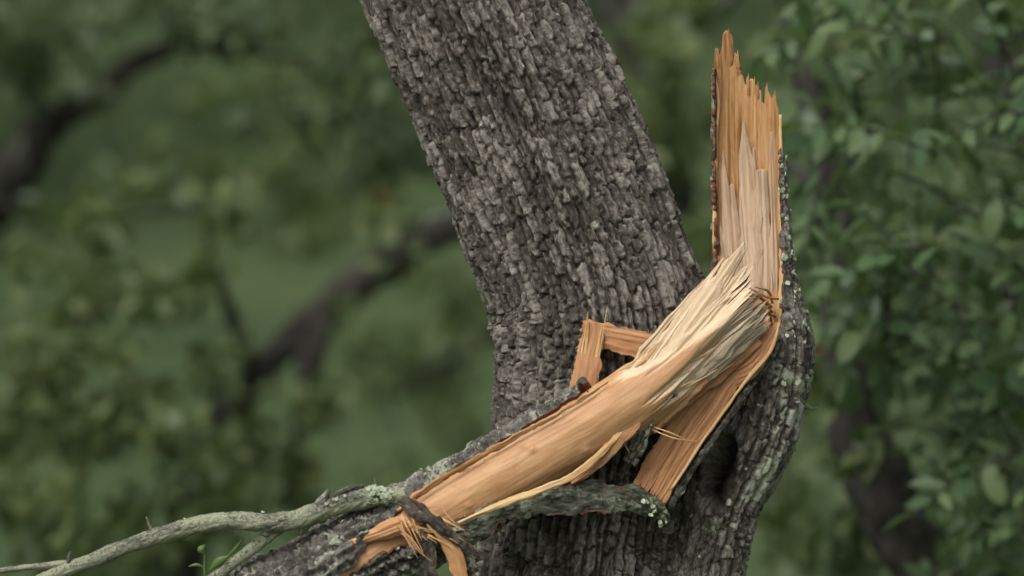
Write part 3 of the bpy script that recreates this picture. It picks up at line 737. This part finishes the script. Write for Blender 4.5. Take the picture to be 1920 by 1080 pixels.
    # curling fibres at the hinge
    for i in range(6):
        x0, y0 = 1455+rs.uniform(-12, 8), 585+rs.uniform(-25, 30); x2, y2 = 1385+rs.uniform(-10, 30), 535+rs.uniform(-15, 45); q = rs.uniform(-35, 10)
        ribbon('fibre', [(x0, y0, -110, 2.2), ((x0+x2)/2+8, (y0+y2)/2+q, -150-rs.uniform(0, 25), 2.4), (x2, y2, -185-rs.uniform(0, 25), 1.2)], limb, (M['tan'], M['tan']), .0025, nseg=14, nacross=3, seed=600+i)
    # the bent strip standing up against the trunk
    ribbon('bark_strip', [(1235, 652, -246, 26), (1180, 640, -240, 25), (1130, 629, -232, 24), (1094, 621, -224, 22)], limb, (M['inner'], M['bark_strip'], M['red']), .008, nseg=40, nacross=21, relief=('grain', 'bark'), seed=41, tear=.16, jag=.005, label='short brown bark strip folded across the trunk')
    ribbon('bark_strip', [(1110, 604, -236, 14), (1110, 630, -240, 22), (1102, 675, -246, 25), (1092, 740, -252, 26)], limb, (M['inner'], M['bark_strip'], M['red']), .008, nseg=40, nacross=21, relief=('grain', 'bark'), seed=42, tear=.16, jag=.005, label='short brown bark strip standing upright before the trunk')
    for i, (a, b, w) in enumerate([((1098, 650), (1102, 588), 9), ((1093, 700), (1104, 605), 7), ((1118, 700), (1138, 578), 4), ((1112, 710), (1128, 612), 8), ((1080, 720), (1096, 630), 7)]):
        splinter('splinter', (*a, -252), (*b, -246), w, limb, M['pale_edge'], seed=560+i, blunt=.15)
    # bark sheet sagging below the limb, bark side out, with its pale torn edge
    ribbon('bark_sheet', [(830, 1002, -352, 12, 0), (880, 988, -352, 22, 0), (960, 954, -345, 21, 5), (1040, 938, -330, 26, 8), (1120, 933, -312, 26, 8), (1190, 938, -292, 25, 4), (1232, 957, -272, 18, -15), (1250, 982, -258, 9, -40)], limb,
           (M['bark_moss'], M['red']), .008, nseg=190, nacross=45, cup=.12, relief=('moss', None), seed=51, tear=.30, label='dark sagging sheet of lichened bark under the limb')
    ribbon('pale_strip', [(858, 981, -362, 2.5), (900, 962, -366, 5), (960, 938, -364, 7), (1030, 912, -354, 6.5), (1075, 892, -344, 6), (1120, 856, -332, 6), (1150, 825, -322, 5), (1172, 800, -316, 3)], limb,
           (M['pale_edge'], M['inner']), .005, nseg=70, nacross=7, seed=52, tear=.3, relief=('grain', None))
    ribbon('inner_strip', [(1070, 905, -325, 6), (1115, 872, -322, 12), (1155, 830, -318, 14), (1195, 780, -312, 12), (1215, 762, -308, 5)], limb, (M['inner'], M['bark_strip']), .006, nseg=40, nacross=11, seed=53, tear=.2, relief=('grain', 'bark'))
    # shreds of bark between the limb and the hanging slab
    ribbon('bark_shred', [(1268, 735, -292, 5), (1235, 757, -296, 11), (1208, 790, -296, 15), (1195, 830, -290, 18), (1178, 868, -282, 14)], limb, (M['bark_strip'], M['inner']), .009, nseg=60, nacross=17, seed=54, tear=.25, relief=('bark', 'grain'))
    ribbon('inner_strip', [(1325, 712, -262, 6), (1285, 742, -270, 14), (1245, 775, -276, 15), (1222, 810, -276, 8)], limb, (M['tan'], M['bark_strip']), .006, nseg=50, nacross=13, seed=55, tear=.2, relief=('grain', 'bark'))
    for i, (a, b, c) in enumerate([((1215, 797), (1258, 812), (1303, 833)), ((1216, 803), (1265, 822), (1312, 828)), ((1180, 850), (1165, 815), (1190, 770)), ((1150, 845), (1152, 800), (1200, 765)), ((1172, 835), (1180, 800), (1196, 770))]):
        ribbon('fibre', [(*a, -290, 1.1), (*b, -300, 1.2), (*c, -272, .8)], limb, (M['pale_edge'], M['pale_edge']), .0015, nseg=16, nacross=3, seed=640+i)
    ribbon('inner_strip', [(1425, 640, -205, 6), (1370, 680, -225, 15), (1310, 722, -244, 20), (1255, 768, -262, 18), (1215, 812, -268, 8)], limb, (M['inner'], M['bark_strip']), .006, nseg=60, nacross=15, seed=65, tear=.2, relief=('grain', 'bark'))
    # red-brown layer along the upper bark edge
    ribbon('inner_strip', [(745, 958, -362, 4), (800, 915, -352, 6), (880, 868, -343, 6), (960, 822, -336, 6), (1040, 780, -330, 5), (1100, 742, -322, 4), (1140, 716, -312, 2)], limb, (M['tan'], M['red']), .005, nseg=110, nacross=7, seed=56, tear=.6, roll=-35, relief=('grain', None))
    for i in range(14):
        x = rs.uniform(780, 1130); y = 958-(x-745)*.613+rs.uniform(-2, 10); dx = rs.uniform(14, 34)
        splinter('splinter', (x, y, limb_depth(x, y, 3)), (x+dx, y-dx*rs.uniform(.2, 1.0), limb_depth(x+dx, y-dx*.6, 8)), rs.uniform(2, 4), limb, M['tan'], seed=700+i, bend=rs.uniform(-3, 3))
    # lower tear: bark flap folded over, fibres hanging
    ribbon('inner_strip', [(648, 1022, -366, 4), (700, 1004, -374, 12), (755, 984, -382, 19), (805, 982, -386, 16), (845, 1000, -384, 8)], limb, (M['tan'], M['inner']), .008, nseg=60, nacross=27, cup=.3, seed=57, tear=.15, relief=('grain', None))
    ribbon('bark_strip', [(752, 940, -384, 9), (775, 952, -394, 12), (812, 977, -402, 12), (856, 1011, -400, 10), (900, 1044, -394, 4)], limb, (M['bark_dark'], M['inner']), .008, nseg=90, nacross=17, cup=-.1, seed=58, tear=.4, relief=('moss', 'grain'), label='dark curled bark strip crossing the lower tear')
    ribbon('inner_strip', [(770, 955, -392, 7), (815, 985, -398, 11), (842, 1020, -394, 14), (858, 1060, -388, 15), (872, 1120, -380, 12)], limb, (M['tan'], M['bark_strip']), .007, nseg=60, nacross=13, seed=61, tear=.2, relief=('grain', 'bark'))
    ribbon('bark_strip', [(788, 985, -394, 8), (798, 1015, -396, 13), (806, 1060, -392, 13), (812, 1130, -386, 10)], limb, (M['bark_dark'], M['inner']), .010, nseg=50, nacross=13, seed=62, tear=.35, relief=('moss', 'grain'))
    for i in range(26):
        x = rs.uniform(745, 830); y = rs.uniform(938, 1000); a = rs.uniform(.2, 1.2); ln = rs.uniform(35, 90)
        splinter('splinter', (x, y, -398), (x+ln*math.cos(a), y+ln*math.sin(a), -402), rs.uniform(2, 5), limb, M[rs.choice(['tan', 'pale_edge', 'inner'])], seed=740+i, bend=rs.uniform(-6, 6))
    ribbon('bark_strip', [(868, 1035, -370, 8), (884, 1065, -372, 11), (896, 1110, -370, 9)], limb, (M['bark_dark'], M['inner']), .009, nseg=30, nacross=11, seed=63, tear=.2, relief=('bark', 'grain'))

    # the lichen-grey side branch
    br = tube('side_branch', [(760, 935, -330, 20), (722, 930, -340, 19), (690, 930, -346, 20), (650, 940, -350, 20), (600, 957, -354, 19), (560, 970, -356, 18), (520, 977, -358, 17), (450, 973, -360, 17), (380, 981, -362, 16.5), (300, 1002, -364, 16),
          (220, 1033, -366, 14), (150, 1062, -368, 13.5), (80, 1090, -370, 13), (0, 1125, -374, 13), (-120, 1170, -380, 11)], limb, M['twig'], 44, 620, .075, 71, label='long lichen-covered grey side branch')
    tube('twig', [(535, 985, -350, 9), (505, 1005, -348, 12), (470, 1030, -346, 11.5), (430, 1060, -346, 11), (390, 1090, -346, 10), (300, 1165, -346, 9)], br, M['twig'], 18, 120, .09, 72)
    tube('twig', [(160, 1052, -366, 7), (110, 1060, -366, 7), (60, 1065, -366, 6), (0, 1069, -366, 5.5), (-90, 1078, -366, 5)], br, M['twig'], 12, 70, .1, 73)
    tube('twig', [(598, 948, -358, 9), (606, 938, -360, 8), (612, 928, -360, 6), (615, 918, -360, 3)], br, M['bark_limb'], 10, 12, .2, 74)
    tube('bark_knob', [(618, 934, -358, 4), (640, 923, -358, 5), (664, 913, -356, 5), (682, 911, -354, 3)], br, M['bark_strip'], 10, 14, .25, 75)
    tube('twig', [(503, 1004, -358, 5), (496, 1000, -360, 6), (508, 990, -360, 4)], br, M['twig'], 8, 10, .2, 76)
    tube('twig', [(284, 996, -366, 4), (279, 983, -368, 3), (274, 969, -368, 1.5)], br, M['twig'], 7, 8, .2, 77)
    tube('twig', [(128, 1055, -372, 5), (130, 1042, -374, 3.5), (132, 1035, -374, 1.5)], br, M['bark_strip'], 7, 8, .2, 78)
    tube('twig', [(706, 915, -346, 2), (703, 905, -346, 1.3), (702, 897, -346, .8)], br, M['twig'], 6, 6, .2, 79)
    tube('twig', [(566, 985, -356, 5), (565, 996, -356, 3.5), (563, 1002, -356, 1.5)], br, M['twig'], 6, 6, .2, 80)
    sprout = tube('sprout', [(386, 1110, -352, 2.6), (384, 1080, -352, 2.4), (383, 1055, -352, 2.2), (384, 1035, -352, 1.6)], br, M['leaf_green'], 6, 10, .1, 83)
    for k, (a, m_, b, w) in enumerate([((384, 1040, -353), (377, 1030, -360), (386, 1021, -354), 7), ((382, 1063, -353), (368, 1059, -358), (354, 1062, -356), 3), ((392, 1071, -350), (412, 1052, -356), (430, 1042, -354), 8), ((424, 1046, -353), (440, 1030, -356), (454, 1012, -355), 3)]):
        ribbon('leaf', [(*a, 1.0), (*m_, w), (*b, .8)], sprout, (M['leaf_green'], M['leaf_green']), .0012, nseg=10, nacross=5, cup=.3, seed=84+k)
    pts = []; nr_ = []; szs = []
    for i in range(60):
        x = rs.uniform(690, 735) if i < 34 else rs.uniform(120, 690); yc = np.interp(x, [130, 220, 300, 380, 450, 520, 600, 650, 690, 735], [1068, 1033, 1002, 981, 973, 977, 955, 937, 928, 932]); a = rs.uniform(-1.3, 1.3)
        rr_ = 17; pts.append(P(x, yc-math.sin(a)*rr_, -350-math.cos(a)*rr_-4)); nr_.append(np.array((0, -math.cos(a), math.sin(a)))); szs.append(rs.uniform(.004, .0085) if i < 34 else rs.uniform(.002, .0045))
    lichen_mesh('lichen', pts, nr_, szs, br, 81)
    rl = np.random.default_rng(4); q = rl.uniform(0, 1, 12)
    lichen_mesh('lichen', [P(1205+45*t+rl.normal()*5, 945+36*t*t+rl.normal()*5, -296+26*t) for t in q], [np.array((.2, -1, .3))+rl.normal(size=3)*.4 for t in q], rl.uniform(.003, .0075, 12), limb, 82)
build_limb()

# ------------------------------------------------------------------ leaves
def leaf_shape(n=6, width=.21, curl=.10, fold=.22, wav=.0, seed=0):
    """one leaf of unit length along +Y, folded along its midrib and curling down to the tip"""
    t = np.linspace(0, 1, n+1); w = width*np.sin(np.pi*np.clip(t*.96+.02, 0, 1)**.85)**.8; w[0] = .012; w[-1] = .004
    z = -curl*t**2*2
    rs = np.random.default_rng(seed)
    V = []
    for i in range(n+1):
        ww = w[i]*(1+wav*rs.normal())
        V += [(-ww, t[i], z[i]+fold*ww+.02*rs.normal()*wav*4), (0, t[i], z[i]), (ww, t[i], z[i]+fold*ww+.02*rs.normal()*wav*4)]
    Q = []
    for i in range(n):
        a = i*3; Q += [(a, a+1, a+4, a+3), (a+1, a+2, a+5, a+4)]
    return np.array(V), np.array(Q)

def rot_to(dirs, nrm):
    """matrices with local Y along dirs and local Z near nrm"""
    y = dirs/np.linalg.norm(dirs, axis=1)[:, None]
    x = np.cross(y, nrm); x /= np.maximum(np.linalg.norm(x, axis=1), 1e-6)[:, None]; z = np.cross(x, y)
    return np.stack([x, y, z], -1)

def leaf_cloud(name, pos, dirs, nrm, size, mat, parent, rnd, shapes, **props):
    Vs = []; Qs = []; Rs = []; o = 0
    which = RNG.integers(0, len(shapes), len(pos)); Rm = rot_to(dirs, nrm)
    for k, (lv, lq) in enumerate(shapes):
        m = which == k
        if not m.any(): continue
        V = np.einsum('nij,vj->nvi', Rm[m], lv)*size[m][:, None, None]+pos[m][:, None]
        c = m.sum(); Q = lq[None]+(np.arange(c)*len(lv))[:, None, None]+o
        Vs.append(V.reshape(-1, 3)); Qs.append(Q.reshape(-1, 4)); Rs.append(np.repeat(rnd[m], len(lv))); o += c*len(lv)
    me = mesh_np(name, np.concatenate(Vs), np.concatenate(Qs), mat, attrs={'rnd': np.concatenate(Rs)})
    return obj(name, me, parent, **props)

FINE = [leaf_shape(6, .20, .10, .25, .06, 1), leaf_shape(6, .23, .16, .15, .08, 2), leaf_shape(6, .18, .05, .35, .05, 3), leaf_shape(6, .25, .12, .10, .10, 4)]
COARSE = [leaf_shape(2, .24, .12, .25, .0, 5), leaf_shape(2, .28, .05, .1, .0, 6)]

# near foliage on the right: saplings whose leaves can be told apart
def sapling(name, label, stem_ctrl, boxes, seed, nleaf=290, group='leafy saplings on the right'):
    rs = np.random.default_rng(seed)
    c0 = stem_ctrl[0]; base = P(c0[0], c0[1], c0[2]); base = (base[0], base[1], 0)
    root = thing(name, base, label, 'sapling', group)
    tube('stem', stem_ctrl, root, M['bark_far'], 10, 60, .08, seed)
    sp = path(np.array(stem_ctrl, float), 60)
    meshes = [mesh_np('leaf', v, q, M['leaf_near']) for v, q in FINE]
    fp, fd, fn, fs = [], [], [], []; made = 0
    for (x0, y0, x1, y1, d0, d1, ntw) in boxes:
        for k in range(ntw):
            ex, ey, ed = rs.uniform(x0, x1), rs.uniform(y0, y1), rs.uniform(d0, d1)
            j = np.argmin(np.hypot(sp[:, 0]-ex, sp[:, 1]-ey-90)); st = sp[j, :3]
            L = rs.uniform(150, 260); ang = math.atan2(ey-st[1], ex-st[0])+rs.normal()*.7
            a = np.array((ex-math.cos(ang)*L*.5, ey-math.sin(ang)*L*.5, ed+rs.normal()*60)); b = np.array((ex+math.cos(ang)*L*.5, ey+math.sin(ang)*L*.5+15, ed+rs.normal()*90))
            mid = (a+b)/2+np.array((0, -18, 0))
            tw = tube('twig', [(*a, 4.5), (*mid, 3.2), (*b, 1.5)], root, M['bark_far'], 6, 10, .1, seed+k)
            pth = path(np.array([a, mid, b]), 14); W = P(pth[:, 0], pth[:, 1], pth[:, 2]); Tg = np.gradient(W, axis=0); Tg /= np.linalg.norm(Tg, axis=1)[:, None]
            for q in range(1, 14):
                side = 1 if q % 2 else -1
                perp = np.cross(Tg[q], np.array((0, -.35, 1))+rs.normal(size=3)*.35); perp /= np.linalg.norm(perp)
                dr = Tg[q]*rs.uniform(.35, .9)+perp*side*rs.uniform(.5, 1.0)+rs.normal(size=3)*.25+np.array((0, 0, -.18)); dr /= np.linalg.norm(dr)
                nm = np.array((0, -.25, 1.0))+rs.normal(size=3)*.55
                size = rs.uniform(.052, .100)
                if made < nleaf:
                    Rm = rot_to(dr[None], nm[None])[0]
                    o = bpy.data.objects.new('leaf', meshes[rs.integers(0, 4)]); col.objects.link(o); o.parent = tw
                    o.matrix_parent_inverse = Matrix.Identity(4)
                    # twigs carry world coordinates: parent matrix is the identity shift of the sapling's base
                    mw = Matrix([[*(Rm[0]*size), W[q][0]], [*(Rm[1]*size), W[q][1]], [*(Rm[2]*size), W[q][2]], [0, 0, 0, 1]])
                    o.matrix_basis = mw; made += 1
                else:
                    fp.append(W[q]); fd.append(dr); fn.append(nm); fs.append(size)
    # more leaves deeper in
    for (x0, y0, x1, y1, d0, d1, ntw) in boxes:
        m = int(ntw*13)
        px, py, dd = rs.uniform(x0-40, x1+40, m), rs.uniform(y0-40, y1+60, m), rs.uniform(d0+250, d1+550, m)
        fp += list(P(px, py, dd)); fd += list(rs.normal(size=(m, 3))+np.array((0, 0, -.3))); fn += list(np.array((0, -.2, .9))+rs.normal(size=(m, 3))*.6); fs += list(rs.uniform(.06, .10, m))
    leaf_cloud('foliage', np.array(fp), np.array(fd), np.array(fn), np.array(fs), M['leaf_fill'], root, rs.random(len(fp)), FINE, kind='stuff')
    return root

bg_right = sapling('oak_sapling', 'leafy green sapling filling the upper right beside the snag', [(2060, 2500, 1950, 26), (2050, 1500, 1950, 22), (2030, 900, 1950, 18), (2010, 500, 1950, 12), (1990, 150, 1900, 8), (1960, -200, 1900, 4)],
        [(1520, -30, 1930, 250, 1850, 2600, 14), (1500, 250, 1940, 540, 1850, 2600, 14), (1950, 0, 2200, 500, 1900, 2600, 5)], 31)
bg_right2 = sapling('oak_sapling', 'leafy green sapling at the lower right before the dark leaning trunk', [(2160, 2500, 2200, 22), (2150, 1300, 2200, 16), (2120, 900, 2200, 12), (2060, 650, 2150, 9), (1980, 480, 2150, 5)],
        [(1570, 540, 1930, 690, 2000, 2650, 11), (1790, 720, 1930, 1100, 2000, 2650, 10), (1950, 500, 2200, 1080, 2000, 2650, 5)], 57)

# ------------------------------------------------------------------ trees behind, out of focus
def bg_tree(name, label, trunk_ctrl, limbs, clusters, mat, seed, leaf=(.05, .09), group='trees behind the oak', shapes=COARSE, category='tree', dead=()):
    """trunk and limbs as tubes, foliage clusters (px, py, rx px, ry px, depth mm, depth radius mm, count)"""
    rs = np.random.default_rng(seed)
    b = P(*trunk_ctrl[0][:3]); root = thing(name, (b[0], b[1], 0), label, category, group)
    tr = tube('trunk', trunk_ctrl, root, M['bark_far'], 20, 130, .22, seed)
    allp = [path(np.array(trunk_ctrl, float), 40)]
    for i, l in enumerate(limbs):
        tube('limb', l, root, M['bark_far'], 17, 60, .2, seed+i+1); allp.append(path(np.array(l, float), 30))
    A = np.concatenate(allp)
    fp = []; 
    for i, (px, py, rx, ry, d, rd, n) in enumerate(clusters):
        j = np.argmin(np.hypot(A[:, 0]-px, A[:, 1]-py)+np.abs(A[:, 2]-d)*.1)
        s0 = A[j]
        tube('branch', [(s0[0], s0[1], s0[2], 6), ((s0[0]+px)/2, (s0[1]+py)/2-15, (s0[2]+d)/2, 4), (px, py, d, 2)], root, M['bark_far'], 6, 16, .1, seed+i)
        nsub = max(3, n//45); sub = rs.normal(size=(nsub, 3))*.55
        q = sub[rs.integers(0, nsub, n)]+rs.normal(size=(n, 3))*.22
        fp.append(P(px+q[:, 0]*rx, py+q[:, 1]*ry, d+q[:, 2]*rd))
    fp = np.concatenate(fp); n = len(fp)
    fd = rs.normal(size=(n, 3))+np.array((0, 0, -.25)); fn = np.array((0, -.15, 1.0))+rs.normal(size=(n, 3))*.55
    leaf_cloud('crown', fp, fd, fn, rs.uniform(*leaf, n), mat, root, rs.random(n), shapes, kind='stuff')
    for (px, py, d) in dead:
        v, q = leaf_shape(5, .3, .15, .2, .1, 9); o = obj('dead_leaf', mesh_np('dead_leaf', v*.085, q, M['leaf_dead']), root, label='single rusty dead leaf')
        o.location = Vector(P(px, py, d)); o.rotation_euler = (R(70), R(20), R(160)); o.matrix_parent_inverse = Matrix.Translation(parent_world(root)).inverted()
    return root

bg_tree('oak_tree', 'blurred oak with a lichen-patched limb slanting behind the left of the trunk',
        [(250, 1900, 7400, 70), (300, 1400, 7300, 62), (350, 1000, 7200, 44), (420, 800, 7100, 34), (480, 710, 7000, 31), (560, 635, 7000, 31), (640, 555, 7000, 32), (720, 490, 7000, 36), (800, 435, 7000, 34), (880, 400, 7000, 32), (1000, 340, 7100, 28), (1150, 250, 7200, 22)],
        [[(600, 600, 7000, 30), (580, 680, 6950, 22), (565, 750, 6900, 16), (555, 840, 6900, 8)], [(480, 710, 7000, 22), (440, 600, 6800, 13), (400, 480, 6700, 9), (380, 360, 6700, 5)]],
        [(100, 620, 120, 90, 6200, 500, 300), (260, 560, 110, 80, 6400, 500, 260), (70, 800, 110, 110, 6000, 500, 330), (230, 760, 120, 110, 6200, 500, 330), (380, 640, 80, 90, 6600, 400, 130), (330, 900, 130, 110, 6200, 500, 330), (120, 980, 140, 90, 5900, 500, 330),
         (470, 890, 100, 90, 6600, 400, 140), (380, 400, 70, 70, 6700, 400, 150), (130, 440, 90, 70, 6300, 400, 190), (560, 780, 60, 90, 6800, 300, 110), (300, 1040, 200, 60, 6200, 400, 240), (700, 400, 90, 50, 7000, 400, 90), (600, 980, 110, 80, 6900, 400, 110), (-120, 700, 120, 300, 6000, 500, 300), (510, 720, 60, 50, 6500, 200, 14), (640, 600, 40, 30, 6500, 200, 12), (770, 480, 50, 30, 6500, 200, 12), (430, 800, 80, 60, 6400, 200, 30)],
        M['leaf_mid'], 91, dead=[(727, 398, 6800)])
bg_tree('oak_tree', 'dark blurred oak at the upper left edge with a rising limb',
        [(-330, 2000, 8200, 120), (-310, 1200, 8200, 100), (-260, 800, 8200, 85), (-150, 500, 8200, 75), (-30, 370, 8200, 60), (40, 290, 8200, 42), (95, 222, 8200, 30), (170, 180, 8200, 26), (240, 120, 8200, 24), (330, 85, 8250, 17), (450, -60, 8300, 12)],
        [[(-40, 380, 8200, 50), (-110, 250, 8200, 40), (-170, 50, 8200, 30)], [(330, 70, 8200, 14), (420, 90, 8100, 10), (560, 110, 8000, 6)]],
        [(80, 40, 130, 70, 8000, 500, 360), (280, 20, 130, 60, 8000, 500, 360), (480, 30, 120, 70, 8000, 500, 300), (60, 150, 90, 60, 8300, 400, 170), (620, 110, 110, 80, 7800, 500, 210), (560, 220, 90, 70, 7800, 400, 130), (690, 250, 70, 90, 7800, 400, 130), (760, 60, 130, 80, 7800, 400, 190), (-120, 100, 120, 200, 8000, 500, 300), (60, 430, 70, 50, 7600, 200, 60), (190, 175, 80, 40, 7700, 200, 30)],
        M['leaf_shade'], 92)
bg_tree('oak_tree', 'slender blurred tree with thin upright stems in the left background',
        [(1080, 2100, 13000, 24), (1080, 1200, 13000, 21), (1070, 800, 13000, 19), (1040, 560, 13000, 17), (940, 330, 13000, 13), (800, 130, 13000, 10), (700, -60, 13000, 8)],
        [[(1060, 640, 13000, 14), (940, 632, 13000, 13), (850, 678, 13000, 12), (760, 718, 13000, 11), (690, 745, 13000, 8)], [(860, 220, 13000, 9), (700, 300, 12900, 7), (620, 400, 12900, 4)]],
        [(700, 180, 130, 110, 12800, 700, 330), (600, 330, 80, 80, 12800, 600, 110), (850, 600, 80, 60, 13000, 600, 110), (500, 180, 100, 90, 12800, 600, 170), (780, 330, 90, 70, 12800, 600, 150), (780, 900, 140, 70, 12800, 600, 190), (620, 450, 110, 70, 12600, 600, 200), (820, 520, 90, 70, 12800, 600, 120), (700, 640, 110, 90, 12800, 600, 130), (800, 780, 130, 90, 12800, 600, 200), (250, 280, 120, 70, 12800, 600, 170), (480, 320, 100, 90, 12800, 600, 170)],
        M['leaf_mid'], 93, leaf=(.07, .11))
bg_tree('oak_tree', 'dark leaning trunk half hidden by leaves at the lower right',
        [(1930, 2200, 3200, 90), (1830, 1400, 3150, 72), (1740, 1080, 3100, 60), (1690, 980, 3100, 58), (1650, 900, 3100, 56), (1620, 800, 3100, 48), (1600, 700, 3100, 46), (1575, 560, 3100, 42), (1560, 400, 3150, 34), (1500, 100, 3200, 26), (1400, -300, 3300, 20)],
        [[(1600, 820, 3100, 22), (1660, 700, 3120, 16), (1720, 590, 3150, 12), (1920, 545, 3150, 10), (2000, 530, 3150, 8)], [(1560, 420, 3150, 20), (1480, 300, 3300, 12), (1380, 150, 3400, 8)]],
        [(1560, 130, 90, 110, 4400, 400, 240), (1540, 400, 70, 110, 4500, 400, 240), (1540, 1000, 90, 80, 5200, 500, 330), (1860, 900, 80, 120, 4200, 400, 200), (1850, 650, 100, 120, 4200, 400, 150), (1490, 850, 60, 100, 5400, 500, 150), (1750, 250, 160, 200, 4200, 500, 200), (1800, 480, 160, 130, 4200, 500, 150), (1620, 600, 50, 50, 2900, 200, 50), (1650, 850, 60, 40, 2800, 200, 22)],
        M['leaf_dark'], 94, leaf=(.06, .10), dead=[(1538, 668, 2900)])
bg_tree('oak_tree', 'dark upright trunk in the upper right corner behind the leaves',
        [(1900, 2200, 6200, 80), (1900, 1200, 6200, 68), (1905, 600, 6200, 58), (1895, 250, 6200, 52), (1890, 100, 6200, 48), (1900, -200, 6200, 40)],
        [[(1895, 300, 6200, 25), (1800, 150, 6100, 16), (1700, 0, 6000, 10)]],
        [(1640, 60, 130, 120, 6000, 500, 150), (1780, 350, 120, 130, 5900, 500, 150), (2050, 300, 100, 300, 6000, 500, 200), (1700, 700, 130, 130, 6000, 500, 130), (1500, 200, 90, 150, 6300, 500, 150)],
        M['leaf_dark'], 95, leaf=(.06, .10))
bg_tree('oak_tree', 'blurred tree between the trunk and the snag with a dark bough at the top',
        [(1330, 2200, 8200, 46), (1320, 1200, 8200, 40), (1300, 700, 8200, 36), (1270, 350, 8200, 34), (1215, 150, 8200, 40), (1180, 70, 8200, 44), (1120, -60, 8200, 40), (1000, -300, 8200, 34)],
        [[(1240, 200, 8200, 22), (1310, 60, 8100, 15), (1420, -60, 8000, 10)]],
        [(1290, 60, 70, 60, 7700, 400, 170), (1250, 250, 70, 80, 7700, 400, 230), (1300, 420, 60, 90, 7600, 400, 240), (1400, 120, 90, 90, 7600, 400, 230), (1460, 320, 60, 130, 7400, 400, 230), (1180, 170, 50, 50, 7800, 400, 60), (1290, 560, 60, 60, 7700, 400, 130), (1500, 700, 60, 150, 7400, 400, 210), (1460, 980, 70, 120, 7300, 400, 270)],
        M['leaf_mid'], 96, leaf=(.06, .10))

# ------------------------------------------------------------------ the far wood
def far_wood():
    rs = np.random.default_rng(77)
    spots = [(-9.0, 30, 'at its left end'), (-4.6, 27, 'second from its left end'), (-.6, 33, 'in its middle'), (3.6, 30, 'second from its right end'), (8.6, 27, 'at its right end')]
    meshes = []
    for k in range(3):
        n = 7000; nb = 120
        c = rs.normal(size=(nb, 3)); c /= np.linalg.norm(c, axis=1)[:, None]; c *= rs.uniform(.45, 1, nb)[:, None]**.5
        c = c*np.array((3.0, 2.4, 2.7))+np.array((0, 0, 3.0))
        p = c[rs.integers(0, nb, n)]+rs.normal(size=(n, 3))*.34; p[:, 2] = np.maximum(p[:, 2], .05)
        V = []; sz = rs.uniform(.10, .19, n)
        o = leaf_cloud('crown', p, rs.normal(size=(n, 3))+np.array((0, 0, -.2)), np.array((0, -.2, 1))+rs.normal(size=(n, 3))*.5, sz, M['leaf_far'], None, rs.random(n), COARSE)
        meshes.append(o.data); bpy.data.objects.remove(o)
    for i, (x, y, w) in enumerate(spots):
        t = thing('oak_tree', (x, y, float(terrain(x, y))), 'far pale green tree of the distant row, ' + w, 'tree', 'far row of trees')
        o = bpy.data.objects.new('crown', meshes[i % 3]); col.objects.link(o); o.parent = t; o.rotation_euler = (0, 0, 1.3*i); o['kind'] = 'stuff'
        n = 10; zz = np.linspace(0, 3.2, n); th = np.linspace(0, 2*math.pi, 10, endpoint=False); rr = np.interp(zz, [0, .4, 3.2], [.34, .24, .12])
        V = np.stack([np.cos(th)[None]*rr[:, None]+.2*np.sin(zz)[:, None], np.sin(th)[None]*rr[:, None], np.broadcast_to(zz[:, None], (n, 10))], -1)
        tr = bpy.data.objects.new('trunk', mesh_np('trunk', V, grid_quads(n, 10, True), M['bark_far'], attrs={'grain': V.reshape(-1, 3), 'tone': np.full(n*10, .5)})); col.objects.link(tr); tr.parent = t
    # the wood beyond them reads as one mass
    n = 16000; x = rs.uniform(-26, 26, n); z = rs.uniform(.05, 9, n); y = 78+rs.normal(size=n)*2+2.5*np.sin(x*.7)-z*.15; z = z+terrain(x, y)
    leaf_cloud('woodland', np.stack([x, y, z], -1), rs.normal(size=(n, 3)), np.array((0, -.3, 1))+rs.normal(size=(n, 3))*.5, rs.uniform(.3, .55, n), M['leaf_far'], None, rs.random(n), COARSE, kind='stuff', label='far pale green wood closing the view', category='woodland')
far_wood()
